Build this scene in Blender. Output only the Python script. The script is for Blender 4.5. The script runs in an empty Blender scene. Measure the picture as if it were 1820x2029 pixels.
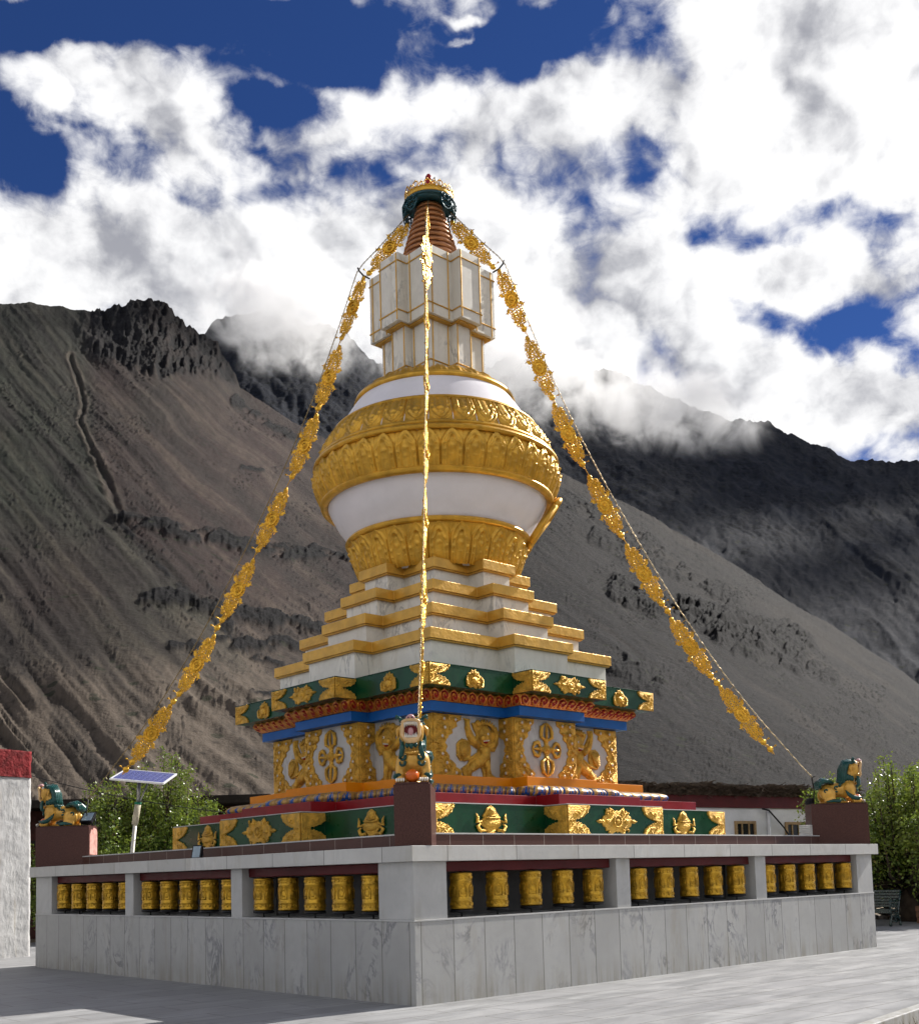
import bpy, bmesh, math, random
import numpy as np
from mathutils import Vector, Matrix

random.seed(7)
RNG = np.random.RandomState(11)
S = bpy.context.scene
COL = S.collection
PI = math.pi
R = math.radians

# ------------------------------------------------------------------ camera (solved from the photograph)
CAM = np.array([-14.96867, -16.57438, 1.6])
YAW, PIT, ROL = 0.829614, 0.0906901, -0.0271848
FPX, CX, CY, PW, PH = 2236.615, 894.885, 1530.276, 1820.0, 2029.0
_f = np.array([math.cos(PIT) * math.cos(YAW), math.cos(PIT) * math.sin(YAW), math.sin(PIT)])
_r = np.array([math.sin(YAW), -math.cos(YAW), 0.0])
_u = np.cross(_r, _f)
RT = math.cos(ROL) * _r + math.sin(ROL) * _u
UP = -math.sin(ROL) * _r + math.cos(ROL) * _u
FW = _f
LF = np.array([math.cos(YAW), math.sin(YAW), 0.0])      # level forward
LR = np.array([math.sin(YAW), -math.cos(YAW), 0.0])     # level right


def ray(u, v):
    return RT * ((u - CX) / FPX) - UP * ((v - CY) / FPX) + FW


def at_px(u, v, dist):
    """point at a horizontal distance from the viewpoint"""
    d = ray(u, v)
    return CAM + d * (dist / math.hypot(d[0], d[1]))


def uv_of(u, v):
    d = ray(u, v)
    k = d @ LF
    return (d @ LR) / k, d[2] / k


cam_d = bpy.data.cameras.new('camera')
cam = bpy.data.objects.new('camera', cam_d)
COL.objects.link(cam)
m3 = Matrix(((RT[0], UP[0], -FW[0]), (RT[1], UP[1], -FW[1]), (RT[2], UP[2], -FW[2])))
cam.matrix_world = Matrix.Translation(Vector(CAM)) @ m3.to_4x4()
cam_d.sensor_fit = 'VERTICAL'
cam_d.sensor_height = 24.0
cam_d.lens = 24.0 * FPX / PH
cam_d.shift_x = (PW / 2 - CX) / PH
cam_d.shift_y = (CY - PH / 2) / PH
cam_d.clip_start = 0.1
cam_d.clip_end = 20000
S.camera = cam

# ------------------------------------------------------------------ node helpers / materials


class NT:
    def __init__(s, tree):
        s.t = tree
        s.n = tree.nodes
        s.l = tree.links

    def node(s, typ, **kw):
        n = s.n.new(typ)
        for k, v in kw.items():
            setattr(n, k, v)
        return n

    def put(s, sock, val):
        if hasattr(val, 'is_output'):
            s.l.new(val, sock)
        else:
            sock.default_value = val

    def math(s, op, a, b=None, c=None, clamp=False):
        n = s.node('ShaderNodeMath', operation=op, use_clamp=clamp)
        s.put(n.inputs[0], a)
        if b is not None:
            s.put(n.inputs[1], b)
        if c is not None:
            s.put(n.inputs[2], c)
        return n.outputs[0]

    def vmath(s, op, a, b=None, out=0):
        n = s.node('ShaderNodeVectorMath', operation=op)
        s.put(n.inputs[0], a)
        if b is not None:
            s.put(n.inputs['Scale'] if op == 'SCALE' else n.inputs[1], b)
        return n.outputs[out]

    def dot(s, a, b):
        return s.vmath('DOT_PRODUCT', a, b, out=1)

    def mix(s, f, a, b, blend='MIX'):
        n = s.node('ShaderNodeMix', data_type='RGBA', blend_type=blend)
        s.put(n.inputs[0], f)
        s.put(n.inputs[6], a)
        s.put(n.inputs[7], b)
        return n.outputs[2]

    def noise(s, vec, scale, detail=4, rough=0.55, dist=0.0, dim='3D'):
        n = s.node('ShaderNodeTexNoise', noise_dimensions=dim)
        if vec is not None:
            s.l.new(vec, n.inputs['Vector'])
        n.inputs['Scale'].default_value = scale
        n.inputs['Detail'].default_value = detail
        n.inputs['Roughness'].default_value = rough
        n.inputs['Distortion'].default_value = dist
        return n.outputs[0]

    def step(s, x, a, b, lo=0.0, hi=1.0, smooth=True):
        n = s.node('ShaderNodeMapRange', interpolation_type='SMOOTHSTEP' if smooth else 'LINEAR')
        s.put(n.inputs[0], x)
        n.inputs[1].default_value = a
        n.inputs[2].default_value = b
        n.inputs[3].default_value = lo
        n.inputs[4].default_value = hi
        return n.outputs[0]

    def mapping(s, vec, scale=(1, 1, 1), rot=(0, 0, 0), loc=(0, 0, 0)):
        n = s.node('ShaderNodeMapping')
        s.l.new(vec, n.inputs[0])
        n.inputs[1].default_value = loc
        n.inputs[2].default_value = rot
        n.inputs[3].default_value = scale
        return n.outputs[0]


def c4(c):
    return (c[0], c[1], c[2], 1.0)


def srgb(r, g, b):
    return tuple((x / 255 / 12.92) if x / 255 <= 0.04045 else ((x / 255 + 0.055) / 1.055) ** 2.4 for x in (r, g, b))


def new_mat(name):
    m = bpy.data.materials.new(name)
    m.use_nodes = True
    g = NT(m.node_tree)
    b = m.node_tree.nodes['Principled BSDF']
    return m, g, b


def bump(g, b, h, strength=0.3, dist=0.02):
    n = g.node('ShaderNodeBump')
    n.inputs['Strength'].default_value = strength
    n.inputs['Distance'].default_value = dist
    g.l.new(h, n.inputs['Height'])
    g.l.new(n.outputs[0], b.inputs['Normal'])


def simple(name, col, rough=0.5, metal=0.0, vary=0.25, scale=3.0, bs=0.15, bscale=40.0, bd=0.01, coat=0.0, grime=0.0):
    m, g, b = new_mat(name)
    co = g.node('ShaderNodeTexCoord').outputs['Object']
    n = g.noise(co, scale, 6, 0.6)
    dark = tuple(c * (1 - vary) for c in col)
    lite = tuple(min(1, c * (1 + vary)) for c in col)
    colr = g.mix(g.step(n, 0.3, 0.7), c4(dark), c4(lite))
    if grime:
        n3 = g.noise(co, scale * 2.7, 5, 0.7)
        colr = g.mix(g.step(n3, 0.55, 0.75, 0, grime), colr, c4((0.12, 0.1, 0.08)))
    g.l.new(colr, b.inputs['Base Color'])
    b.inputs['Metallic'].default_value = metal
    b.inputs['Specular IOR Level'].default_value = 0.2 if metal < 0.05 else 0.5
    if coat:
        b.inputs['Coat Weight'].default_value = coat * 0.25
        b.inputs['Coat Roughness'].default_value = 0.1
    n2 = g.noise(co, bscale, 3, 0.6)
    g.l.new(g.step(n2, 0.2, 0.8, max(0, rough - 0.08), min(1, rough + 0.1), False), b.inputs['Roughness'])
    if coat:
        b.inputs['Coat Weight'].default_value = coat
        b.inputs['Coat Roughness'].default_value = 0.12
    if bs:
        bump(g, b, n2, bs, bd)
    return m


GOLD = simple('gold_paint', (0.62, 0.345, 0.038), 0.36, 0.5, 0.22, 4, 0.3, 34, 0.014)
GOLDR = simple('gold_relief', (0.64, 0.365, 0.05), 0.34, 0.5, 0.3, 7, 1.0, 48, 0.03)
GOLDT = simple('gold_trim', (0.58, 0.325, 0.05), 0.36, 0.42, 0.15, 3, 0.45, 8, 0.03)
GARL = simple('garland_brass', (0.70, 0.385, 0.04), 0.27, 0.8, 0.25, 9, 0.4, 30, 0.01)
CABLE = simple('twisted_cable', (0.26, 0.19, 0.09), 0.4, 0.7, 0.2)
BRASS = simple('wheel_brass', (0.50, 0.285, 0.024), 0.32, 0.65, 0.35, 8, 0.5, 34, 0.010)
COPPER = simple('spire_copper', (0.36, 0.155, 0.062), 0.33, 0.6, 0.2, 5, 0.15, 30)
REDDK = simple('dark_red_gap', (0.10, 0.015, 0.01), 0.5, 0, 0.1)
WHITE = simple('white_dome_paint', (0.77, 0.75, 0.79), 0.38, 0, 0.04, 2, 0.05, 12, 0.01, coat=0.12)
GREEN = simple('green_enamel', (0.003, 0.046, 0.016), 0.3, 0, 0.25, 2, 0.04, 6, 0.01, coat=0.15)
REDL = simple('red_enamel', (0.20, 0.005, 0.008), 0.35, 0, 0.15, 2, 0.04, 6, coat=0.15)
YEL = simple('yellow_enamel', (0.66, 0.215, 0.004), 0.4, 0, 0.08, 2, 0.04, 6, coat=0.1)
BLUE = simple('blue_enamel', (0.008, 0.095, 0.34), 0.45, 0, 0.1, 2, 0.04, 6, coat=0.05)
LBLUE = simple('petal_blue', (0.020, 0.085, 0.30), 0.4, 0, 0.25, 9, 0.1, 20)
CREAM = simple('petal_cream', (0.40, 0.235, 0.065), 0.4, 0.3, 0.3, 14, 0.1, 20)
SCRED = simple('scroll_red', (0.26, 0.010, 0.006), 0.35, 0, 0.2, 9, 0.2, 30)
SCGOLD = simple('scroll_gold', (0.48, 0.18, 0.02), 0.35, 0.35, 0.25, 12, 0.2, 30)
MAROON = simple('maroon_paint', (0.085, 0.010, 0.011), 0.45, 0, 0.15, 2, 0.05, 12)
PEARL = simple('pearl_inlay', (0.50, 0.44, 0.36), 0.3, 0.1, 0.15, 30, 0.05)
TEAL = simple('crown_teal', (0.010, 0.065, 0.085), 0.35, 0.2, 0.2)
BLACK = simple('black_plastic', (0.012, 0.012, 0.014), 0.4, 0, 0.2)
STEEL = simple('grey_steel', (0.35, 0.34, 0.32), 0.4, 0.7, 0.2)
IRON = simple('dark_iron', (0.03, 0.028, 0.025), 0.5, 0.6, 0.2)
CORAL = simple('red_coral', (0.30, 0.02, 0.02), 0.3)
GLASSG = simple('lamp_glass', (0.22, 0.28, 0.33), 0.08, 0.3, 0.1, 3, 0)


def marble(name, base, panel=None, vein=0.5, rough=0.3, pz=None):
    """veined marble; panel = width of the slabs along x+y (both wall directions), drawn as joints"""
    m, g, b = new_mat(name)
    co = g.node('ShaderNodeTexCoord').outputs['Object']
    sep = g.node('ShaderNodeSeparateXYZ')
    g.l.new(co, sep.inputs[0])
    u = g.math('ADD', sep.outputs[0], sep.outputs[1])
    tone = None
    vecv = co
    if panel:
        k = g.math('DIVIDE', u, panel)
        fl = g.math('FLOOR', k)
        fr = g.math('SUBTRACT', k, fl)
        side = g.math('MULTIPLY', g.math('SIGN', g.math('SUBTRACT', sep.outputs[0], sep.outputs[1])), 13.7)
        cid = g.math('ADD', fl, side)
        wn = g.node('ShaderNodeTexWhiteNoise', noise_dimensions='1D')
        g.l.new(cid, wn.inputs['W'])
        tone = wn.outputs['Value']
        comb = g.node('ShaderNodeCombineXYZ')
        g.l.new(g.math('MULTIPLY', tone, 37.0), comb.inputs[2])
        vecv = g.vmath('ADD', co, comb.outputs[0])
        e = g.math('MINIMUM', fr, g.math('SUBTRACT', 1.0, fr))
        joint = g.step(e, 0.004 / panel, 0.011 / panel, 1, 0)
    n1 = g.noise(vecv, 0.9, 6, 0.62, 0.6)
    n2 = g.noise(g.mapping(vecv, (1.3, 1.3, 0.55), (0.4, 0.5, 0.3)), 1.6, 5, 0.65, 1.4)
    n4 = g.noise(vecv, 7.0, 6, 0.7)
    vn = g.math('ABSOLUTE', g.math('SUBTRACT', n2, 0.5))
    vmask = g.math('MULTIPLY', g.step(vn, 0.0, 0.06, 1, 0), g.step(n1, 0.46, 0.68))
    b.inputs['Specular IOR Level'].default_value = 0.25
    col = g.mix(g.step(n1, 0.3, 0.7), c4([c * 0.88 for c in base]), c4([min(1, c * 1.08) for c in base]))
    col = g.mix(g.math('MULTIPLY', g.step(n4, 0.45, 0.8), 0.35), col, c4((base[0] * 0.75, base[1] * 0.76, base[2] * 0.8)))
    col = g.mix(g.math('MULTIPLY', vmask, vein), col, c4((0.11, 0.115, 0.135)))
    if tone is not None:
        col = g.mix(g.math('MULTIPLY', tone, 0.45), col, c4([c * 0.62 for c in base]))
        col = g.mix(g.math('MULTIPLY', joint, 0.75), col, c4((0.10, 0.095, 0.085)))
    # rain streak and splash staining near the ground
    st = g.noise(g.mapping(co, (9, 9, 0.5)), 1.0, 4, 0.6)
    low = g.step(sep.outputs[2], 0.45, 0.0)
    col = g.mix(g.math('MULTIPLY', low, g.step(st, 0.35, 0.75, 0, 0.55)), col, c4((0.20, 0.175, 0.115)))
    st2 = g.noise(g.mapping(co, (3.5, 3.5, 0.8)), 1.0, 5, 0.65)
    col = g.mix(g.step(st2, 0.52, 0.74, 0, 0.42), col, c4((base[0] * 0.62, base[1] * 0.56, base[2] * 0.45)))
    g.l.new(col, b.inputs['Base Color'])
    g.l.new(g.step(n4, 0.2, 0.8, rough - 0.08, rough + 0.15), b.inputs['Roughness'])
    bump(g, b, n4, 0.05, 0.01)
    return m


MARB_WALL = marble('grey_marble_panels', (0.42, 0.418, 0.405), 0.55, 0.9, 0.36)
MARB_SLAB = marble('grey_marble_coping', (0.54, 0.535, 0.51), 1.25, 0.2, 0.32)
MARB_COL = marble('grey_marble_plain', (0.44, 0.44, 0.43), None, 0.15, 0.32)
MARB_WHITE = marble('white_marble', (0.74, 0.715, 0.645), None, 0.6, 0.36)
MARB_PANEL = marble('panel_marble', (0.47, 0.46, 0.44), None, 0.35, 0.36)
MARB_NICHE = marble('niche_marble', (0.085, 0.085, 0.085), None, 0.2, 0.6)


def granite(name, base):
    m, g, b = new_mat(name)
    co = g.node('ShaderNodeTexCoord').outputs['Object']
    n = g.noise(co, 160, 3, 0.7)
    n2 = g.noise(co, 1.5, 5, 0.6)
    col = g.mix(g.step(n, 0.35, 0.65), c4([c * 0.7 for c in base]), c4([c * 1.35 for c in base]))
    col = g.mix(g.step(n2, 0.3, 0.75, 0, 0.35), col, c4([c * 0.55 for c in base]))
    sep = g.node('ShaderNodeSeparateXYZ')
    g.l.new(co, sep.inputs[0])
    k = g.math('DIVIDE', g.math('ADD', sep.outputs[0], sep.outputs[1]), 0.62)
    fr = g.math('FRACT', k)
    e = g.math('MINIMUM', fr, g.math('SUBTRACT', 1.0, fr))
    col = g.mix(g.step(e, 0.004, 0.012, 0.7, 0), col, c4((0.35, 0.3, 0.26)))
    g.l.new(col, b.inputs['Base Color'])
    b.inputs['Roughness'].default_value = 0.35
    b.inputs['Specular IOR Level'].default_value = 0.2
    return m


GRANITE = granite('red_brown_granite', (0.075, 0.034, 0.026))
GRANITE_P = simple('pedestal_granite', (0.072, 0.030, 0.024), 0.35, 0, 0.3, 60, 0.05, 80)

# ------------------------------------------------------------------ mesh builder


class MB:
    def __init__(s):
        s.v, s.f, s.m, s.sm = [], [], [], []
        s.x = Matrix.Identity(4)

    def add(s, verts, faces, mi=0, smooth=False):
        o = len(s.v)
        for p in verts:
            s.v.append(tuple(s.x @ Vector(p)))
        for i, f in enumerate(faces):
            s.f.append(tuple(o + k for k in f))
            s.m.append(mi if isinstance(mi, int) else mi[i])
            s.sm.append(smooth)
        return s

    def box(s, x0, x1, y0, y1, z0, z1, mi=0):
        v = [(x0, y0, z0), (x1, y0, z0), (x1, y1, z0), (x0, y1, z0), (x0, y0, z1), (x1, y0, z1), (x1, y1, z1), (x0, y1, z1)]
        return s.add(v, [(3, 2, 1, 0), (4, 5, 6, 7), (0, 1, 5, 4), (1, 2, 6, 5), (2, 3, 7, 6), (3, 0, 4, 7)], mi)

    def prism(s, poly, z0, z1, mi=0, scale_top=None):
        n = len(poly)
        top = poly if scale_top is None else scale_top
        v = [(p[0], p[1], z0) for p in poly] + [(p[0], p[1], z1) for p in top]
        f = [(i, (i + 1) % n, n + (i + 1) % n, n + i) for i in range(n)]
        f += [tuple(range(n - 1, -1, -1)), tuple(range(n, 2 * n))]
        return s.add(v, f, mi)

    def lathe(s, prof, n=64, mi=0, smooth=True, cap=False, c=(0, 0, 0)):
        v, f = [], []
        k = len(prof)
        for i in range(n):
            a = 2 * PI * i / n
            for r, z in prof:
                v.append((c[0] + r * math.cos(a), c[1] + r * math.sin(a), c[2] + z))
        for i in range(n):
            j = (i + 1) % n
            for q in range(k - 1):
                f.append((i * k + q, j * k + q, j * k + q + 1, i * k + q + 1))
        if cap:
            f.append(tuple(i * k for i in range(n - 1, -1, -1)))
            f.append(tuple(i * k + k - 1 for i in range(n)))
        return s.add(v, f, mi, smooth)

    def tube(s, pts, rad, n=8, mi=0, smooth=True, flat=1.0, up=None):
        pts = [Vector(p) for p in pts]
        if not hasattr(rad, '__len__'):
            rad = [rad] * len(pts)
        v, f = [], []
        ref = Vector(up) if up else None
        prev = None
        for i, p in enumerate(pts):
            t = (pts[min(i + 1, len(pts) - 1)] - pts[max(i - 1, 0)])
            if t.length < 1e-9:
                t = Vector((0, 0, 1))
            t.normalize()
            if ref is not None:
                a = ref - t * ref.dot(t)
                if a.length < 1e-4:
                    a = t.orthogonal()
            elif prev is None:
                a = t.orthogonal()
            else:
                a = prev - t * prev.dot(t)
                if a.length < 1e-6:
                    a = t.orthogonal()
            a.normalize()
            prev = a
            b = t.cross(a)
            for k in range(n):
                th = 2 * PI * k / n
                v.append(p + (a * math.cos(th) * flat + b * math.sin(th)) * rad[i])
        for i in range(len(pts) - 1):
            for k in range(n):
                k2 = (k + 1) % n
                f.append((i * n + k, i * n + k2, (i + 1) * n + k2, (i + 1) * n + k))
        f.append(tuple(range(n - 1, -1, -1)))
        f.append(tuple((len(pts) - 1) * n + k for k in range(n)))
        return s.add(v, f, mi, smooth)

    def ball(s, c, r, seg=12, rings=8, mi=0, rot=None):
        if not hasattr(r, '__len__'):
            r = (r, r, r)
        v, f = [], []
        M = rot if rot is not None else Matrix.Identity(3)
        c = Vector(c)
        for i in range(1, rings):
            ph = PI * i / rings
            for k in range(seg):
                th = 2 * PI * k / seg
                v.append(c + M @ Vector((r[0] * math.sin(ph) * math.cos(th), r[1] * math.sin(ph) * math.sin(th), r[2] * math.cos(ph))))
        t = len(v)
        v.append(c + M @ Vector((0, 0, r[2])))
        v.append(c + M @ Vector((0, 0, -r[2])))
        for i in range(rings - 2):
            for k in range(seg):
                k2 = (k + 1) % seg
                f.append((i * seg + k, (i + 1) * seg + k, (i + 1) * seg + k2, i * seg + k2))
        for k in range(seg):
            k2 = (k + 1) % seg
            f.append((t, k, k2))
            f.append((t + 1, (rings - 2) * seg + k2, (rings - 2) * seg + k))
        return s.add(v, f, mi, True)

    def torus(s, c, R0, r, ax=(0, 0, 1), n=16, k=6, mi=0):
        ax = Vector(ax).normalized()
        a = ax.orthogonal().normalized()
        b = ax.cross(a)
        c = Vector(c)
        v, f = [], []
        for i in range(n):
            t = 2 * PI * i / n
            d = a * math.cos(t) + b * math.sin(t)
            for j in range(k):
                q = 2 * PI * j / k
                v.append(c + d * (R0 + r * math.cos(q)) + ax * (r * math.sin(q)))
        for i in range(n):
            i2 = (i + 1) % n
            for j in range(k):
                j2 = (j + 1) % k
                f.append((i * k + j, i2 * k + j, i2 * k + j2, i * k + j2))
        return s.add(v, f, mi, True)

    def relief(s, poly, w, inset=0.012, mi=0, base=0.0, dome=0.0):
        """polygon in local x,y raised along local z with a rounded shoulder"""
        n = len(poly)
        P = [Vector((p[0], p[1])) for p in poly]
        area = sum(P[i].x * P[(i + 1) % n].y - P[(i + 1) % n].x * P[i].y for i in range(n))
        if area < 0:
            P.reverse()

        def off(d):
            out = []
            for i in range(n):
                e1 = (P[i] - P[i - 1])
                e2 = (P[(i + 1) % n] - P[i])
                if e1.length < 1e-9 or e2.length < 1e-9:
                    out.append(P[i])
                    continue
                n1 = Vector((-e1.y, e1.x)).normalized()
                n2 = Vector((-e2.y, e2.x)).normalized()
                b = n1 + n2
                if b.length < 0.2:
                    b = n1
                else:
                    b = b / max(0.5, b.length_squared / 2)
                out.append(P[i] + b * d)
            return out
        r1 = off(inset * 0.4)
        r2 = off(inset)
        v = [(p.x, p.y, base) for p in P] + [(p.x, p.y, base + w * 0.7) for p in P] + [(p.x, p.y, base + w * 0.95) for p in r1] + [(p.x, p.y, base + w) for p in r2]
        f = []
        for q in range(3):
            for i in range(n):
                j = (i + 1) % n
                f.append((q * n + i, q * n + j, (q + 1) * n + j, (q + 1) * n + i))
        f.append(tuple(range(3 * n, 4 * n)))
        return s.add(v, f, mi)

    def build(s, name, mats, parent=None, bevel=0.0, link=True):
        me = bpy.data.meshes.new(name)
        me.from_pydata(s.v, [], s.f)
        for m in (mats if isinstance(mats, (list, tuple)) else [mats]):
            me.materials.append(m)
        me.polygons.foreach_set('material_index', s.m)
        me.polygons.foreach_set('use_smooth', s.sm)
        me.update()
        o = bpy.data.objects.new(name, me)
        if link:
            COL.objects.link(o)
        if parent is not None:
            o.parent = parent
        if bevel:
            b = o.modifiers.new('edge', 'BEVEL')
            b.width = bevel
            b.segments = 2
            b.limit_method = 'ANGLE'
            b.angle_limit = R(40)
        return o


def grid_mesh(name, V, nu, nv, mats, parent=None, mi=None, smooth=True, closed=False):
    """V: (nu*nv,3) array, index = i*nv+j"""
    i, j = np.meshgrid(np.arange(nu if closed else nu - 1), np.arange(nv - 1), indexing='ij')
    i2 = (i + 1) % nu
    q = np.stack([i * nv + j, i2 * nv + j, i2 * nv + j + 1, i * nv + j + 1], -1).reshape(-1, 4)
    me = bpy.data.meshes.new(name)
    me.vertices.add(len(V))
    me.vertices.foreach_set('co', np.asarray(V, np.float32).ravel())
    me.loops.add(len(q) * 4)
    me.loops.foreach_set('vertex_index', q.astype(np.int32).ravel())
    me.polygons.add(len(q))
    me.polygons.foreach_set('loop_start', np.arange(0, len(q) * 4, 4, dtype=np.int32))
    me.polygons.foreach_set('loop_total', np.full(len(q), 4, np.int32))
    for m in (mats if isinstance(mats, (list, tuple)) else [mats]):
        me.materials.append(m)
    if mi is not None:
        me.polygons.foreach_set('material_index', np.asarray(mi, np.int32).ravel())
    me.update(calc_edges=True)
    me.polygons.foreach_set('use_smooth', np.full(len(q), smooth, bool))
    me.validate()
    o = bpy.data.objects.new(name, me)
    COL.objects.link(o)
    if parent is not None:
        o.parent = parent
    return o


def thing(name, label, cat, loc=(0, 0, 0), rz=0.0, group=None):
    o = bpy.data.objects.new(name, None)
    o.empty_display_size = 0.2
    COL.objects.link(o)
    o.location = loc
    o.rotation_euler = (0, 0, rz)
    o['label'] = label
    o['category'] = cat
    if group:
        o['group'] = group
    return o


def tag(o, label, cat, group=None):
    o['label'] = label
    o['category'] = cat
    if group:
        o['group'] = group
    return o


def kids(o):
    return [c for c in bpy.data.objects if c.parent == o]


def copy_tree(o, parent=None):
    c = o.copy()
    COL.objects.link(c)
    if parent is not None:
        c.parent = parent
    for ch in kids(o):
        copy_tree(ch, c)
    return c


def place(o, M):
    o.matrix_local = M
    return o


def inst(src, name, M, parent):
    o = bpy.data.objects.new(name, src.data)
    COL.objects.link(o)
    o.parent = parent
    o.matrix_local = M
    return o


def structure(o):
    o['kind'] = 'structure'
    return o


def FM(side, plane, u0=0.0, z0=0.0, mirror=False):
    """frame on a wall: local x = along the wall (to the viewer's right), y = up, z = outwards.
    side R: wall y=-plane, u = x ;  side L: wall x=-plane, u = -y ; side Q: wall x=+plane ; side B: wall y=+plane"""
    if side == 'R':
        a, n, o = Vector((1, 0, 0)), Vector((0, -1, 0)), Vector((u0, -plane, z0))
    elif side == 'L':
        a, n, o = Vector((0, -1, 0)), Vector((-1, 0, 0)), Vector((-plane, -u0, z0))
    elif side == 'Q':
        a, n, o = Vector((0, 1, 0)), Vector((1, 0, 0)), Vector((plane, u0, z0))
    else:
        a, n, o = Vector((-1, 0, 0)), Vector((0, 1, 0)), Vector((-u0, plane, z0))
    if mirror:
        a = -a
    return Matrix(((a.x, 0, n.x, o.x), (a.y, 0, n.y, o.y), (a.z, 1, n.z, o.z), (0, 0, 0, 1)))


def rp(h, b, p):
    """square plan with a projecting bay on every side"""
    base = [(-h, -h), (-b, -h), (-b, -h - p), (b, -h - p), (b, -h)]
    out = []
    for k in range(4):
        c, s_ = [(1, 0), (0, 1), (-1, 0), (0, -1)][k]
        for x, y in base:
            out.append((c * x - s_ * y, s_ * x + c * y))
    return out
# =====================================================================================  STUPA
STUPA = thing('stupa', 'tall white and gold Buddhist stupa on a grey marble plinth', 'stupa')
H0, HS = 5.826, 5.921
ZL, ZS0, ZS1 = 1.054, 1.780, 1.977

# plinth wall with the niche band above it
mb = MB()
mb.box(-H0, H0, -H0, H0, -0.02, 1.030)
plinth = mb.build('plinth_wall', MARB_WALL, STUPA, 0.006)
mb = MB()
t = 0.008
mb.prism([(-H0 - t, -H0 - t), (H0 + t, -H0 - t), (H0 + t, H0 + t), (-H0 - t, H0 + t)], 1.030, ZL)
mb.build('plinth_ledge', MARB_COL, STUPA, 0.004)
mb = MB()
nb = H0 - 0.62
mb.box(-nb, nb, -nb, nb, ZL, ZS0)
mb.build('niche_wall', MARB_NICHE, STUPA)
mb = MB()
mb.box(-HS, HS, -HS, HS, ZS0, ZS1)
mb.build('coping_slab', MARB_SLAB, STUPA, 0.006)


def column(x0, x1, y0, y1):
    MB().box(x0, x1, y0, y1, ZL, ZS0).build('column', MARB_COL, STUPA, 0.005)


e = H0 - 0.004
# corners (L-shaped masses), then the slim columns of each side
for sx, sy, wx, wy in ((-1, -1, 0.555, 0.70), (1, -1, 0.58, 0.70), (-1, 1, 0.62, 0.75), (1, 1, 0.6, 0.6)):
    x0, x1 = sorted((sx * e, sx * (e - wx)))
    y0, y1 = sorted((sy * e, sy * (e - wy)))
    column(x0, x1, y0, y1)
for x0, x1 in ((-1.89, -1.575), (1.783, 2.103)):
    column(x0, x1, -e, -nb - 0.003)
    column(x0, x1, nb + 0.003, e)
for y0, y1 in ((-1.845, -1.537), (1.648, 1.957)):
    column(-e, -nb - 0.003, y0, y1)
    column(nb + 0.003, e, y0, y1)
# maroon beams over the wheels
BAY_R = ((-5.27, -1.89), (-1.575, 1.783), (2.103, 5.246))
BAY_L = ((-5.126, -1.845), (-1.537, 1.648), (1.957, 5.076))
for x0, x1 in BAY_R:
    MB().box(x0 + 0.003, x1 - 0.003, -H0 + 0.12, -H0 + 0.30, 1.645, ZS0 - 0.002).build('beam', MAROON, STUPA, 0.012)
for y0, y1 in BAY_L:
    MB().box(-H0 + 0.12, -H0 + 0.30, y0 + 0.003, y1 - 0.003, 1.645, ZS0 - 0.002).build('beam', MAROON, STUPA, 0.012)

# brown upstand on the coping and the four pedestals
mb = MB()
q = 5.25
mb.box(-q, q, -q, q, ZS1 + 0.002, 2.150)
up = mb.build('upstand', GRANITE, STUPA, 0.004)
MB().box(-q - 0.012, q + 0.012, -q - 0.012, q + 0.012, 2.150, 2.170).build('upstand_capping', MARB_COL, STUPA, 0.003)
for k, (sx, sy) in enumerate(((-1, -1), (1, -1), (-1, 1), (1, 1))):
    ang = math.atan2(sy, sx)
    mb = MB()
    mb.x = Matrix.Translation((sx * 5.385, sy * 5.385, 0)) @ Matrix.Rotation(ang, 4, 'Z')
    hl = 0.54
    mb.box(-hl, hl, -0.233, 0.233, ZS1 + 0.001, 2.755)
    o = mb.build('pedestal', GRANITE_P, STUPA, 0.005)
    mb = MB()
    mb.x = Matrix.Translation((sx * 5.385, sy * 5.385, 0)) @ Matrix.Rotation(ang, 4, 'Z')
    mb.box(-hl + 0.012, hl - 0.012, -0.215, 0.215, 2.756, 2.782)
    mb.build('pedestal_top', GRANITE_P, STUPA, 0.004)
    if k == 2:
        pm = simple('pink_plaster_patch', (0.52, 0.27, 0.23), 0.6, 0, 0.3, 9)
        mb = MB()
        mb.x = Matrix.Translation((sx * 5.385, sy * 5.385, 0)) @ Matrix.Rotation(ang, 4, 'Z') @ Matrix(((0, 0, -1, -hl - 0.001), (1, 0, 0, 0), (0, 1, 0, 0), (0, 0, 0, 1)))
        mb.relief([(-0.20, 2.2), (0.20, 2.2), (0.205, 2.60), (0.16, 2.63), (0.13, 2.70), (0.05, 2.69), (-0.02, 2.74), (-0.15, 2.72), (-0.21, 2.66)], 0.006, 0.004)
        mb.build('worn_patch', pm, STUPA)['label'] = 'pale pink worn plaster patch'

# ---- stacked storeys
FR = (3.842, 1.244, 0.475)
UF = (2.932, 0.967, 0.435)
BD = (2.400, 0.810, 0.345)


def storey(name, h, b, p, z0, z1, mat, bev=0.006):
    mb = MB()
    mb.prism(rp(h, b, p), z0, z1)
    return mb.build(name, mat, STUPA, bev)


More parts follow.
